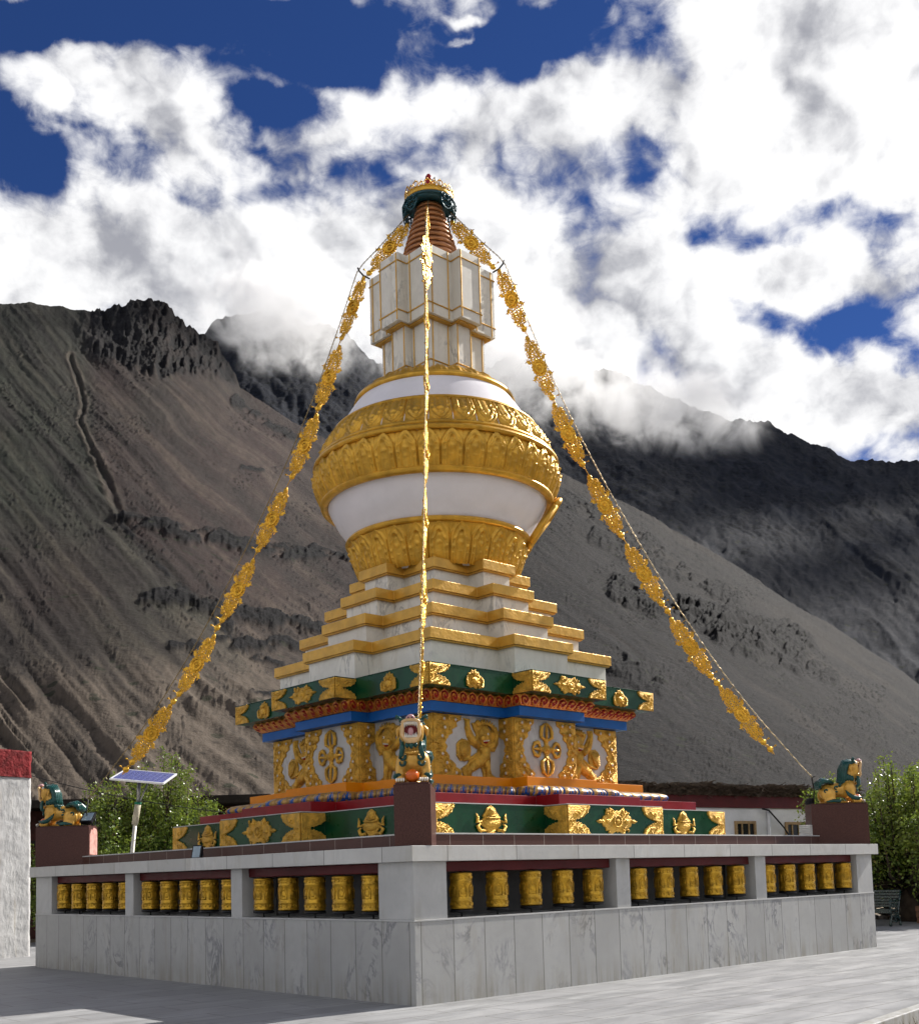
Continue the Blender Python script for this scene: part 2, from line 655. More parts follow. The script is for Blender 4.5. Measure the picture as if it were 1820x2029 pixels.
low = storey('lower_frieze', *FR, 2.170, 2.690, GREEN)
storey('frieze_capping', FR[0] + 0.012, FR[1] + 0.012, FR[2], 2.691, 2.706, MARB_COL, 0.003)
storey('red_ledge', 3.475, 1.07, 0.52, 2.707, 2.892, REDL)
yel = storey('yellow_ledge', 2.757, 0.921, 0.385, 3.090, 3.258, YEL)
body = storey('panel_storey', *BD, 3.259, 4.352, MARB_PANEL, 0.004)
storey('blue_ledge', 2.568, 0.859, 0.385, 4.353, 4.525, BLUE)
upf = storey('upper_frieze', *UF, 4.712, 5.080, GREEN)
storey('frieze_capping', UF[0] + 0.008, UF[1] + 0.008, UF[2], 5.081, 5.093, GREEN, 0.002)
zt = [5.839, 6.395, 6.951, 7.507]
zprev = 5.094
for i in range(4):
    h = 2.389 + (1.291 - 2.389) * i / 3
    b = 0.785 + (0.430 - 0.785) * i / 3
    p = 0.425
    st = storey('marble_step', h - 0.085, b - 0.085, p, zprev, zt[i] - 0.190, MARB_WHITE, 0.004)
    mb = MB()
    mb.prism(rp(h, b, p), zt[i] - 0.189, zt[i])
    mb.prism(rp(h - 0.025, b - 0.025, p), zt[i] - 0.215, zt[i] - 0.1895)
    mb.build('gold_cap', GOLDT, st, 0.008)
    zprev = zt[i] + 0.001

# ---- sculpted mouldings that follow the plan


def moulding(name, h, b, p, prof, cell, sub, disp, pick, mats, parent):
    """prof: list of (d, z); disp(a, t) metres ; pick(a, t) -> material index"""
    A0 = np.array(rp(h, b, p))
    L = np.linalg.norm(np.roll(A0, -1, 0) - A0, axis=1)
    seg, frac, s = [], [], []
    for i in range(20):
        n = max(2, int(round(L[i] / cell)) * sub)
        if L[i] < cell:
            n = sub
        for k in range(n):
            seg.append(i)
            frac.append(k / n)
            s.append((k / n) * max(1, round(L[i] / cell)))
    seg, frac, s = np.array(seg), np.array(frac), np.array(s)
    nv = len(prof)
    tt = np.linspace(0, 1, nv)
    a = (s % 1.0) - 0.5
    Aa, Tt = np.meshgrid(a, tt, indexing='ij')
    dd = np.array([q_[0] for q_ in prof])[None, :] + disp(Aa, Tt)
    zz = np.array([q_[1] for q_ in prof])[None, :] + 0 * Aa
    # corners of the plan at offset d (linear in d)
    A1 = np.array(rp(h + 1, b + 1, p)) - A0
    P0, P1 = A0[seg], np.roll(A0, -1, 0)[seg]
    D0, D1 = A1[seg], np.roll(A1, -1, 0)[seg]
    f = frac[:, None, None]
    V = (P0[:, None, :] + D0[:, None, :] * dd[..., None]) * (1 - f) + (P1[:, None, :] + D1[:, None, :] * dd[..., None]) * f
    V = np.concatenate([V, zz[..., None]], -1)
    mi = pick(Aa, Tt)[:, :-1]
    return grid_mesh(name, V.reshape(-1, 3), len(seg), nv, mats, parent, mi, True, closed=True)


def roll(d0, z0, d1, z1, bulge, n):
    out = []
    for k in range(n):
        t_ = k / (n - 1)
        out.append((d0 + (d1 - d0) * t_ + bulge * math.sin(PI * t_), z0 + (z1 - z0) * t_))
    return out


def lotus_disp(a, t):
    a = ((a + 0.16 * (t - 0.5) + 0.5) % 1.0) - 0.5
    rim = np.exp(-((np.abs(a) - 0.12 - 0.26 * t) / 0.06) ** 2)
    return (0.014 * np.cos(PI * a) + 0.022 * rim - 0.040 * (np.abs(a) > 0.455) + 0.014 * np.exp(-(a / 0.07) ** 2) * (t > 0.45)) * np.sin(PI * np.clip(t * 0.9 + 0.1, 0, 1)) ** 0.5


def lotus_pick(a, t):
    a = ((a + 0.16 * (t - 0.5) + 0.5) % 1.0) - 0.5
    w = 0.07 + 0.27 * t
    m = np.where(np.abs(a) < w, 0, 1)
    m = np.where(np.abs(np.abs(a) - 0.5 * w) < 0.035, np.where(t < 0.7, 1, m), m)
    m = np.where((np.abs(a) < 0.06) & (t > 0.72), 1, m)
    m = np.where(np.abs(a) > 0.455, 0, m)
    m = np.where((t > 0.84) & (np.abs(np.abs(a) - 0.2) < 0.08), 2, m)
    return m


lot_prof = [(0.02, 3.088), (0.12, 3.092), (0.20, 3.085), (0.265, 3.066), (0.31, 3.04), (0.335, 3.01), (0.345, 2.98), (0.34, 2.955), (0.325, 2.93), (0.31, 2.910), (0.30, 2.893)]
moulding('lotus_moulding', 2.76, 0.80, 0.40, lot_prof, 0.27, 16, lotus_disp, lotus_pick, [LBLUE, CREAM, SCRED], STUPA)


def scroll_disp(a, t):
    r = np.hypot(a, (t - 0.5) * 0.9)
    th = np.arctan2(t - 0.5, a)
    return 0.018 * np.sin(r * 22 + th) * (r < 0.5) + 0.01 * np.cos(2 * PI * a)


def scroll_pick(a, t):
    r = np.hypot(a, (t - 0.52) * 0.9)
    th = np.arctan2(t - 0.52, a)
    m = np.where(np.sin(r * 19 + th * 1.0 + 0.6) > 0.35, 1, 0)
    m = np.where(r > 0.46, 1, m)
    m = np.where((np.abs(a) > 0.40) & (t > 0.25), 1, m)
    m = np.where(t > 0.88, 1, m)
    m = np.where(t < 0.06, 1, m)
    return m


scr_prof = roll(0.115, 4.711, 0.01, 4.526, 0.055, 13)
moulding('scroll_moulding', 2.575, 0.862, 0.40, scr_prof, 0.21, 14, scroll_disp, scroll_pick, [SCRED, SCGOLD], STUPA)

# ---- gilded reliefs on the friezes


def beads(mb, spots, r, flat=0.6, mi=0):
    for x, y in spots:
        mb.ball((x, y, 0.02), (r, r, r * flat), 8, 6, mi)


def corner_half(W, Hh, seed):
    """one half of a corner ornament: corner edge at x=0, lobes at top and bottom, waist in the middle"""
    rnd = random.Random(seed)
    pts = [(0, 0)]

    def lobe(yc, sgn):
        out = []
        n = 9
        for k in range(n + 1):
            th = PI / 2 * k / n
            x = W * math.cos(th) ** 0.75
            y = yc + sgn * (Hh * 0.47) * math.sin(th)
            sc = 0.022 * W * (1 if k % 2 else -0.6)
            out.append((max(x + sc, W * 0.33), y))
        return out
    lo = lobe(0, 1)
    hi = lobe(Hh, -1)[::-1]
    pts += lo + hi + [(0, Hh)]
    mb = MB()
    mb.relief(pts, 0.030, 0.014)
    # rim bead line and filigree blobs
    for k, (x, y) in enumerate(lo[:-1] + hi[1:]):
        mb.ball((x * 0.94, y * 0.985 + 0.004, 0.028), (0.016, 0.016, 0.010), 6, 4)
    for k in range(34):
        y = rnd.uniform(0.03, Hh - 0.03)
        fy = abs(y / Hh - 0.5) * 2
        wmax = W * (0.30 + 0.62 * max(0, 1 - ((1 - fy) / 0.95) ** 1.6))
        x = rnd.uniform(0.01, max(0.03, wmax - 0.03))
        r_ = rnd.uniform(0.010, 0.026)
        mb.ball((x, y, 0.030), (r_, r_ * rnd.uniform(0.7, 1.5), r_ * 0.7), 7, 5)
    mb.tube([(0.004, 0, 0.022), (0.004, Hh, 0.022)], 0.012, 6)
    return mb


def vase(Hh):
    mb = MB()
    s = Hh
    mb.x = Matrix.Diagonal((1.75, 1, 1, 1))
    body_ = [(-0.17, 0.0), (0.17, 0.0), (0.15, 0.10), (0.09, 0.17), (0.13, 0.24), (0.24, 0.36), (0.26, 0.50), (0.19, 0.60), (0.20, 0.68), (0.13, 0.80), (0.11, 0.90), (0.0, 1.0),
             (-0.11, 0.90), (-0.13, 0.80), (-0.20, 0.68), (-0.19, 0.60), (-0.26, 0.50), (-0.24, 0.36), (-0.13, 0.24), (-0.09, 0.17), (-0.15, 0.10)]
    mb.relief([(x * s, y * s) for x, y in body_], 0.028, 0.02)
    mb.ball((0, 0.45 * s, 0.02), (0.21 * s, 0.15 * s, 0.045), 16, 8)
    mb.ball((0, 0.80 * s, 0.02), (0.085 * s, 0.15 * s, 0.045), 12, 8)
    mb.tube([(-0.2 * s, 0.62 * s, 0.03), (0, 0.59 * s, 0.055), (0.2 * s, 0.62 * s, 0.03)], 0.016, 6)
    mb.tube([(-0.13 * s, 0.70 * s, 0.03), (0, 0.66 * s, 0.05), (0.13 * s, 0.70 * s, 0.03)], 0.012, 6)
    for sg in (-1, 1):
        mb.tube([(sg * 0.14 * s, 0.22 * s, 0.02), (sg * 0.30 * s, 0.20 * s, 0.03), (sg * 0.35 * s, 0.34 * s, 0.03), (sg * 0.28 * s, 0.42 * s, 0.03)], [0.03, 0.028, 0.022, 0.012], 6)
        mb.tube([(sg * 0.24 * s, 0.5 * s, 0.02), (sg * 0.36 * s, 0.46 * s, 0.03), (sg * 0.34 * s, 0.62 * s, 0.03), (sg * 0.37 * s, 0.74 * s, 0.02)], [0.024, 0.022, 0.016, 0.006], 6)
        mb.tube([(sg * 0.15 * s, 0.02 * s, 0.02), (sg * 0.31 * s, 0.05 * s, 0.03), (sg * 0.27 * s, 0.16 * s, 0.03)], [0.03, 0.028, 0.012], 6)
    for k in range(7):
        mb.ball((-0.12 * s + 0.04 * s * k, 0.08 * s, 0.03), 0.017, 6, 4)
    return mb


def emblem(W, Hh):
    """eight-spoked wheel on a flaming plaque with pointed ends"""
    mb = MB()
    half = []
    prof = [(0.50, 0.50), (0.42, 0.57), (0.36, 0.56), (0.33, 0.68), (0.28, 0.70), (0.27, 0.83), (0.20, 0.80), (0.17, 0.97), (0.10, 0.90), (0.04, 0.84), (0.0, 0.88)]
    top = [(x, y) for x, y in prof]
    pts = [(x * W, y * Hh) for x, y in top] + [(-x * W, y * Hh) for x, y in top[-2::-1]]
    bot = [(-x * W, (1 - y) * Hh) for x, y in top[1:]] + [(x * W, (1 - y) * Hh) for x, y in top[-2:0:-1]]
    mb.relief(pts + bot, 0.024, 0.014)
    c = (0, Hh / 2, 0.03)
    mb.torus(c, 0.19 * Hh, 0.016, n=20)
    mb.ball(c, (0.045, 0.045, 0.03), 10, 6)
    for k in range(8):
        a = PI * k / 4 + PI / 8
        mb.tube([c, (0.19 * Hh * math.cos(a), Hh / 2 + 0.19 * Hh * math.sin(a), 0.032)], 0.010, 5)
    rnd = random.Random(3)
    for sg in (-1, 1):
        mb.ball((sg * 0.23 * W, Hh * 0.5, 0.022), (0.06 * W, 0.10 * Hh, 0.035), 12, 6)
        for k in range(3):
            mb.ball((sg * (0.36 + 0.045 * k) * W, Hh * 0.5, 0.024), 0.028 - 0.006 * k, 7, 5)
        for k in range(14):
            mb.ball((sg * rnd.uniform(0.1, 0.27) * W, Hh * rnd.choice((rnd.uniform(0.1, 0.3), rnd.uniform(0.7, 0.9))), 0.024), rnd.uniform(0.012, 0.024), 6, 4)
    return mb


def floret(W, Hh):
    mb = MB()
    pts = []
    n = 22
    for k in range(n):
        a = 2 * PI * k / n
        r_ = 1.0 if k % 2 else 0.82
        pts.append((W * 0.5 * r_ * math.cos(a) * (1 - 0.25 * math.sin(a)), Hh * 0.5 + Hh * 0.5 * r_ * math.sin(a)))
    mb.relief(pts, 0.022, 0.014)
    mb.ball((0, Hh * 0.42, 0.02), (W * 0.2, Hh * 0.2, 0.05), 10, 6)
    mb.ball((0, Hh * 0.75, 0.02), (W * 0.13, Hh * 0.15, 0.045), 10, 6)
    for sg in (-1, 1):
        mb.tube([(sg * W * 0.2, Hh * 0.1, 0.02), (sg * W * 0.46, Hh * 0.16, 0.03), (sg * W * 0.5, Hh * 0.45, 0.03), (sg * W * 0.42, Hh * 0.62, 0.02)], [0.03, 0.026, 0.018, 0.008], 6)
        for k in range(5):
            mb.ball((sg * W * (0.16 + 0.05 * (k % 2)), Hh * (0.2 + 0.14 * k), 0.026), 0.024, 7, 5)
    return mb


FH = 0.505
ch_low = corner_half(0.54, FH, 1).build('corner_ornament', GOLDR, None, link=False)
vase_low = vase(0.50).build('vase_ornament', GOLDR, None, link=False)
emb_low = emblem(1.08, 0.50).build('wheel_emblem', GOLDR, None, link=False)
UH = 0.355
ch_up = corner_half(0.45, UH, 2).build('corner_ornament', GOLDR, None, link=False)
flo_up = floret(0.38, 0.345).build('floret_ornament', GOLDR, None, link=False)
emb_up = emblem(0.84, 0.35).build('wheel_emblem', GOLDR, None, link=False)
TILT = Matrix.Identity(4)


def frieze(parent, h, b, p, z0, ch, mid, emb, um):
    for side in ('R', 'L'):
        s = 1 if side == 'R' else -1     # near corner is u=-h on R, u=+h on L
        # square corners: both halves
        inst(ch, 'corner_ornament', FM(side, h, -h, z0), parent)
        inst(ch, 'corner_ornament', FM(side, h, h, z0, True), parent)
        # bay corners on the front of the bay
        inst(ch, 'corner_ornament', FM(side, h + p, -b, z0), parent)
        inst(ch, 'corner_ornament', FM(side, h + p, b, z0, True), parent)
        inst(emb, 'wheel_emblem', FM(side, h + p, 0, z0), parent)
        for u in (-um, um):
            inst(mid, mid.name.split('.')[0], FM(side, h, u, z0), parent)
    # return faces of the bays that face the viewer
    inst(ch, 'corner_ornament', FM('L', b, h + p, z0, True), parent)
    inst(ch, 'corner_ornament', FM('R', b, -h - p, z0), parent)


frieze(low, *FR, 2.178, ch_low, vase_low, emb_low, 2.52)
frieze(upf, *UF, 4.718, ch_up, flo_up, emb_up, 1.92)

# ---- gilded reliefs on the panel storey
PH_ = 1.085


def corner_scroll(W, seed):
    rnd = random.Random(seed)
    prof = [(1.0, 0.0), (0.92, 0.06), (0.95, 0.11), (0.74, 0.17), (0.70, 0.23), (0.52, 0.29), (0.50, 0.36), (0.40, 0.42), (0.46, 0.48), (0.38, 0.54), (0.44, 0.60), (0.50, 0.65), (0.66, 0.70), (0.64, 0.76), (0.82, 0.81), (0.80, 0.88), (0.98, 0.93), (1.0, 1.0)]
    pts = [(0, 0)]
    for i in range(len(prof)):
        x, y = prof[i]
        pts.append((x * W, y * PH_))
        if i + 1 < len(prof):
            x2, y2 = prof[i + 1]
            pts.append(((x + x2) / 2 * W + rnd.uniform(-0.015, 0.02), (y + y2) / 2 * PH_))
    pts.append((0, PH_))
    mb = MB()
    mb.relief(pts, 0.026, 0.014)
    for k in range(70):
        y = rnd.uniform(0.02, 0.98)
        w = np.interp(y, [q_[1] for q_ in prof], [q_[0] for q_ in prof]) * W
        x = rnd.uniform(0.02, max(0.04, w - 0.03))
        a = rnd.uniform(0, PI)
        l = rnd.uniform(0.02, 0.045)
        r_ = rnd.uniform(0.009, 0.016)
        yy = y * PH_
        mb.tube([(x - l * math.cos(a), max(0.02, yy - l * math.sin(a)), 0.024), (x, yy, 0.036), (x + l * math.cos(a + 0.5), min(PH_ - 0.02, yy + l * math.sin(a + 0.5)), 0.024)], [r_ * 0.6, r_, r_ * 0.5], 5)
    for x, y in ((0.35, 0.09), (0.72, 0.07), (0.40, 0.22), (0.26, 0.36), (0.26, 0.64), (0.36, 0.78), (0.34, 0.92), (0.74, 0.92)):
        mb.ball((x * W, y * PH_, 0.026), (0.042, 0.046, 0.026), 10, 6, 0)
        mb.ball((x * W, y * PH_, 0.036), (0.030, 0.034, 0.026), 10, 6, 1)
    return mb


cs = corner_scroll(0.66, 5).build('corner_scroll', [GOLDR, PEARL], None, link=False)
cs2 = corner_scroll(0.52, 6).build('corner_scroll', [GOLDR, PEARL], None, link=False)


def vajra():
    mb = MB()
    mb.ball((0, 0, 0.02), (0.085, 0.085, 0.05), 14, 8)
    mb.torus((0, 0, 0.03), 0.085, 0.014, n=18)
    mb.ball((0, 0, 0.05), (0.045, 0.045, 0.04), 10, 6)
    for k in range(4):
        L = 0.50 if k % 2 else 0.385
        W = 0.135 if k % 2 else 0.12
        A = Matrix.Rotation(k * PI / 2, 4, 'Z')
        mb.x = A
        mb.relief([(0.06, -0.035), (0.13, -0.045), (0.19, -0.075), (0.215, 0), (0.19, 0.075), (0.13, 0.045), (0.06, 0.035)], 0.04, 0.02)
        mb.ball((0.16, 0, 0.03), (0.05, 0.05, 0.03), 10, 6)
        mb.tube([(0.18, 0, 0.03), (L * 0.7, 0, 0.045), (L, 0, 0.03)], [0.022, 0.03, 0.006], 8)
        for sg in (-1, 1):
            mb.tube([(0.17, sg * 0.04, 0.03), (0.22, sg * W, 0.035), (L * 0.62, sg * W * 1.05, 0.035), (L * 0.80, sg * W * 0.85, 0.035), (L * 0.92, sg * W * 0.35, 0.03), (L * 0.96, 0, 0.03)],
                    [0.022, 0.034, 0.036, 0.032, 0.022, 0.014], 8)
            mb.ball((L * 0.82, sg * W * 0.9, 0.03), (0.03, 0.03, 0.03), 8, 5)
    mb.x = Matrix.Identity(4)
    return mb


vj = vajra().build('crossed_vajra', GOLDR, None, link=False)


def lion_relief():
    z = [(820, 575), (930, 590), (912, 690), (955, 790), (1005, 890), (1030, 850), (985, 760), (950, 650), (1010, 640), (1050, 590), (1090, 630), (1140, 580), (1190, 640), (1240, 730), (1275, 800), (1290, 640),
         (1335, 690), (1385, 780), (1392, 980), (1335, 1090), (1250, 1110), (1250, 1330), (1245, 1400), (1265, 1490), (1345, 1545), (1340, 1578), (1130, 1562), (1120, 1480), (1098, 1400), (1075, 1385), (930, 1478),
         (925, 1560), (800, 1540), (770, 1400), (865, 1330), (895, 1275), (750, 1282), (695, 1200), (700, 1010), (730, 960), (790, 915), (860, 935), (905, 960), (930, 1100), (915, 1205), (960, 1190), (1035, 1140),
         (1040, 1080), (930, 1010), (870, 880), (842, 740), (868, 650)]

    def f(x, y):
        return ((x - 340) / 1100 * 1.59, max(0.0, (1545 + (x - 340) * 0.03 - y) / 1000 * 1.06))
    mb = MB()
    mb.relief([f(*p_) for p_ in z], 0.035, 0.022)

    def T(pp, rr, zz=0.03):
        mb.tube([(*f(*p_), zz) for p_ in pp], rr, 8)
    T([(870, 610), (880, 760), (930, 920), (1050, 1020)], [0.045, 0.05, 0.06, 0.07])
    T([(1330, 700), (1360, 850), (1310, 1000), (1200, 1050)], [0.04, 0.05, 0.06, 0.07])
    T([(1140, 1060), (1150, 1200), (1060, 1290), (960, 1360)], [0.13, 0.11, 0.11, 0.09], 0.01)
    T([(960, 1340), (880, 1440), (870, 1540)], [0.085, 0.06, 0.045])
    T([(1150, 1280), (1190, 1420), (1170, 1530), (1300, 1560)], [0.08, 0.06, 0.055, 0.04])
    c = f(1160, 860)
    mb.ball((c[0], c[1], 0.03), (0.16, 0.19, 0.07), 14, 8)
    c = f(1110, 900)
    mb.ball((c[0], c[1], 0.07), (0.075, 0.06, 0.05), 12, 8)
    for k in range(9):
        a = 0.35 + k * 0.24
        T([(1150 + 150 * math.cos(a), 800 - 130 * math.sin(a)), (1150 + 215 * math.cos(a), 780 - 210 * math.sin(a))], [0.035, 0.008], 0.04)
    for k in range(7):
        T([(800 + 8 * k - 30, 1250 - 10 * k), (740 + 26 * k, 960 + 6 * abs(k - 3))], [0.03, 0.012], 0.035)
    T([(1040, 1140), (930, 1230), (800, 1270)], [0.025, 0.025, 0.03])
    for k in range(8):
        T([(1080 + 30 * k, 1060 + 10 * math.sin(k)), (1060 + 34 * k, 1120)], [0.03, 0.012], 0.05)
    c = f(1175, 830)
    mb.ball((c[0], c[1], 0.09), (0.025, 0.025, 0.018), 10, 6, 1)
    mb.ball((c[0], c[1], 0.102), (0.013, 0.013, 0.01), 8, 5, 2)
    c = f(1140, 970)
    mb.ball((c[0], c[1], 0.082), (0.055, 0.022, 0.02), 10, 6, 3)
    for k in range(4):
        c = f(1100 + 26 * k, 950 - 4 * k)
        mb.ball((c[0], c[1], 0.1), (0.012, 0.016, 0.012), 6, 4, 1)
    return mb


EYEW = simple('eye_white_paint', (0.75, 0.73, 0.68), 0.3, 0, 0.03)
lr = lion_relief().build('lion_relief', [GOLDR, EYEW, BLACK, SCRED], None, link=False)
hB, bB, pB = BD
for side in ('R', 'L'):
    z0 = 3.262
    mir = side == 'L'
    inst(cs, 'corner_scroll', FM(side, hB, -hB, z0), body)
    inst(cs, 'corner_scroll', FM(side, hB, hB, z0, True), body)
    inst(cs2, 'corner_scroll', FM(side, hB + pB, -bB, z0), body)
    inst(cs2, 'corner_scroll', FM(side, hB + pB, bB, z0, True), body)
    inst(vj, 'crossed_vajra', FM(side, hB + pB, 0, z0 + 0.545), body)
    if side == 'R':
        inst(lr, 'lion_relief', FM(side, hB, -hB, z0), body)
        inst(lr, 'lion_relief', FM(side, hB, hB, z0, True), body)
    else:
        inst(lr, 'lion_relief', FM(side, hB, hB, z0, True), body)
        inst(lr, 'lion_relief', FM(side, hB, -hB, z0), body)
inst(cs2, 'corner_scroll', FM('L', bB, hB + pB, 3.262, True), body)
inst(cs2, 'corner_scroll', FM('R', bB, -hB - pB, 3.262), body)

# ---- dome


def lathe_disp(name, prof, n, per, disp, mat, parent):
    """prof (r, z) rows; per petals around; disp(a, t)"""
    nv = len(prof)
    P = np.array(prof)
    th = np.arange(n) * 2 * PI / n
    a = (np.arange(n) * per / n) % 1.0 - 0.5
    tt = np.linspace(0, 1, nv)
    A, T = np.meshgrid(a, tt, indexing='ij')
    dz = np.gradient(P[:, 1])
    dr = np.gradient(P[:, 0])
    ln = np.hypot(dz, dr)
    nr, nz = np.abs(dz) / ln, -dr * np.sign(dz) / ln
    d = disp(A, T)
    rr = P[:, 0][None] + d * nr[None]
    zz = P[:, 1][None] + d * nz[None]
    V = np.stack([rr * np.cos(th)[:, None], rr * np.sin(th)[:, None], zz], -1)
    return grid_mesh(name, V.reshape(-1, 3), n, nv, mat, parent, None, True, closed=True)


def arch(a, t, sc=1.0):
    a = a / sc
    hw = np.where(t < 0.58, 0.46, 0.46 * (1 - np.clip((t - 0.58) / 0.42, 0, 1) ** 1.7))
    tip = np.clip(1 - (np.abs(a) - hw) * 40, 0, 1)
    return tip * (np.abs(a) < hw + 0.02), hw


def petal_up(a, t):
    m, hw = arch(a, t)
    d = 0.030 * m - 0.02 * (np.abs(a) > 0.47)
    rim = np.exp(-((np.abs(a) - hw * 0.90) / 0.045) ** 2) * m
    d += 0.022 * rim
    m2, hw2 = arch(a, np.clip(t * 1.22, 0, 1))
    inner = np.exp(-((np.abs(a) - hw2 * 0.58) / 0.04) ** 2) * (t < 0.82)
    d += 0.032 * inner
    d += 0.018 * np.exp(-(a / 0.16) ** 2) * (t < 0.68)
    bead = np.maximum(0, np.sin(t * 34)) * np.exp(-((np.abs(a) - hw2 * 0.74) / 0.05) ** 2) * (t > 0.25) * (t < 0.85)
    d += 0.034 * bead
    d += 0.022 * np.maximum(0, np.sin(t * 26 + 1)) * np.exp(-(a / 0.12) ** 2) * (t > 0.3) * (t < 0.62)
    return d


def petal_dn(a, t):
    return petal_up(a, 1 - t)


def curve(pts, n):
    """smooth profile through (r, z) points"""
    P = np.array(pts, float)
    s = np.r_[0, np.cumsum(np.linalg.norm(np.diff(P, axis=0), axis=1))]
    q_ = np.linspace(0, s[-1], n)
    out = []
    for x in q_:
        i = min(max(np.searchsorted(s, x) - 1, 0), len(P) - 2)
        u_ = (x - s[i]) / (s[i + 1] - s[i])
        p0, p1, p2, p3 = P[max(i - 1, 0)], P[i], P[i + 1], P[min(i + 2, len(P) - 1)]
        out.append(tuple(0.5 * ((2 * p1) + (-p0 + p2) * u_ + (2 * p0 - 5 * p1 + 4 * p2 - p3) * u_ ** 2 + (-p0 + 3 * p1 - 3 * p2 + p3) * u_ ** 3)))
    return out


dome_prof = curve([(1.40, 7.45), (1.74, 8.20), (2.02, 8.62), (2.24, 9.05), (2.37, 9.40), (2.39, 9.70), (2.28, 10.05), (1.99, 10.50), (1.56, 11.15), (1.10, 11.50)], 60)
mb = MB()
mb.lathe(dome_prof, 128)
dome = mb.build('dome', WHITE, STUPA)


def ring(name, r, z, rad, fz=1.0, mat=GOLD):
    mb = MB()
    prof = [(r + rad * math.cos(2 * PI * k / 12), z + rad * fz * math.sin(2 * PI * k / 12)) for k in range(13)]
    mb.lathe(prof, 96)
    return mb.build(name, mat, dome)


lathe_disp('lotus_band', curve([(1.50, 7.47), (1.585, 7.60), (1.69, 7.90), (1.80, 8.19)], 44), 26 * 28, 26, petal_up, GOLD, dome)
ring('band_ring', 1.80, 8.23, 0.075, 0.8)
ring('band_ring', 2.275, 9.02, 0.085, 0.9)
lathe_disp('lotus_band', curve([(2.30, 9.07), (2.40, 9.30), (2.455, 9.52), (2.42, 9.70)], 44), 36 * 26, 36, petal_up, GOLD, dome)
ring('band_ring', 2.43, 9.755, 0.062, 0.9)
ring('band_ring', 2.365, 9.86, 0.058, 0.9)
lathe_disp('lotus_band', curve([(2.36, 9.90), (2.23, 10.17), (2.06, 10.42)], 40), 32 * 26, 32, petal_dn, GOLD, dome)
ring('band_ring', 2.035, 10.47, 0.062, 0.8)
# rim and leaf mound under the lantern
mb = MB()
mb.lathe([(1.50, 11.10), (1.62, 11.09), (1.645, 11.14), (1.62, 11.20), (1.52, 11.22), (1.40, 11.24)], 96)
mb.build('dome_rim', GOLD, dome)


def leaf(a, t):
    return 0.05 * np.cos(PI * a) ** 2 * np.sin(PI * np.clip(t, 0, 1)) + 0.025 * np.maximum(0, np.sin(a * 20 + t * 9))


lathe_disp('leaf_mound', curve([(1.50, 11.20), (1.40, 11.33), (1.22, 11.43), (0.95, 11.50), (0.7, 11.52)], 16), 24 * 14, 24, leaf, GOLD, dome)
# niche frame leaning on the lower dome, seen edge-on
mb = MB()
A = Matrix.Rotation(R(-38), 4, 'Z')
mb.x = A
for yy in (-0.46, 0.46):
    mb.tube([(1.80, yy, 8.16), (2.06, yy, 8.55), (2.34, yy, 8.92)], 0.07, 8)
mb.tube([(2.34, -0.46, 8.92), (2.45, -0.28, 9.08), (2.48, 0, 9.14), (2.45, 0.28, 9.08), (2.34, 0.46, 8.92)], 0.07, 8)
mb.tube([(1.80, -0.46, 8.16), (1.84, 0, 8.17), (1.80, 0.46, 8.16)], 0.07, 8)
mb.build('niche_frame', GOLD, dome)

# ---- lantern (two stacked redented blocks with gilt strips)
NECK = (0.742, 0.203, 0.185)
BOXL = (0.908, 0.287, 0.245)
neck = storey('lantern_neck', *NECK, 11.38, 12.534, MARB_WHITE, 0.004)
lant = storey('lantern', *BOXL, 12.535, 13.933, MARB_WHITE, 0.004)


def strips(par, h, b, p, z0, z1, zr, inset):
    mb = MB()
    r_ = 0.014
    d = 0.008
    for zz in zr:
        pts = [(x, y, zz) for x, y in rp(h + d, b + d, p)]
        for i in range(20):
            mb.tube([pts[i], pts[(i + 1) % 20]], r_, 5, 0, False)
    for k in range(4):
        A = Matrix.Rotation(k * PI / 2, 4, 'Z')
        mb.x = A
        for u, yy in ((-h + inset, -h - d), (h - inset, -h - d), (-b + inset * 0.35, -h - p - d), (b - inset * 0.35, -h - p - d), (-b - inset * 0.9, -h - d), (b + inset * 0.9, -h - d)):
            mb.tube([(u, yy, z0), (u, yy, z1)], r_, 5, 0, False)
    mb.build('gilt_strip', GOLDT, par)


strips(lant, *BOXL, 12.545, 13.92, (12.74, 13.76), 0.10)
strips(neck, *NECK, 11.40, 12.53, (11.68,), 0.07)
MB().prism(rp(0.84, 0.24, 0.21), 12.5, 12.55).build('lantern_sill', GOLDT, lant)

# ---- spire of thirteen rings
sp_z0, sp_z1, sp_r0, sp_r1 = 13.90, 15.60, 0.705, 0.205
mb = MB()
mb.lathe([(sp_r0 - 0.04, sp_z0), (sp_r1 - 0.04, sp_z1)], 48)
spire = mb.build('spire', REDDK, STUPA)
nr = 13
for k in range(nr):
    z = sp_z0 + (k + 0.5) * (sp_z1 - sp_z0) / nr
    r_ = sp_r0 + (sp_r1 - sp_r0) * (k + 0.5) / nr
    hh = (sp_z1 - sp_z0) / nr * 0.40
    dr = (sp_r0 - sp_r1) / nr * 0.40
    mb = MB()
    mb.lathe([(r_ + dr - 0.05, z - hh), (r_ + dr, z - hh * 0.9), (r_ + dr * 0.3 + 0.014, z), (r_ - dr, z + hh * 0.9), (r_ - dr - 0.05, z + hh)], 48)
    mb.build('spire_ring', COPPER, spire)
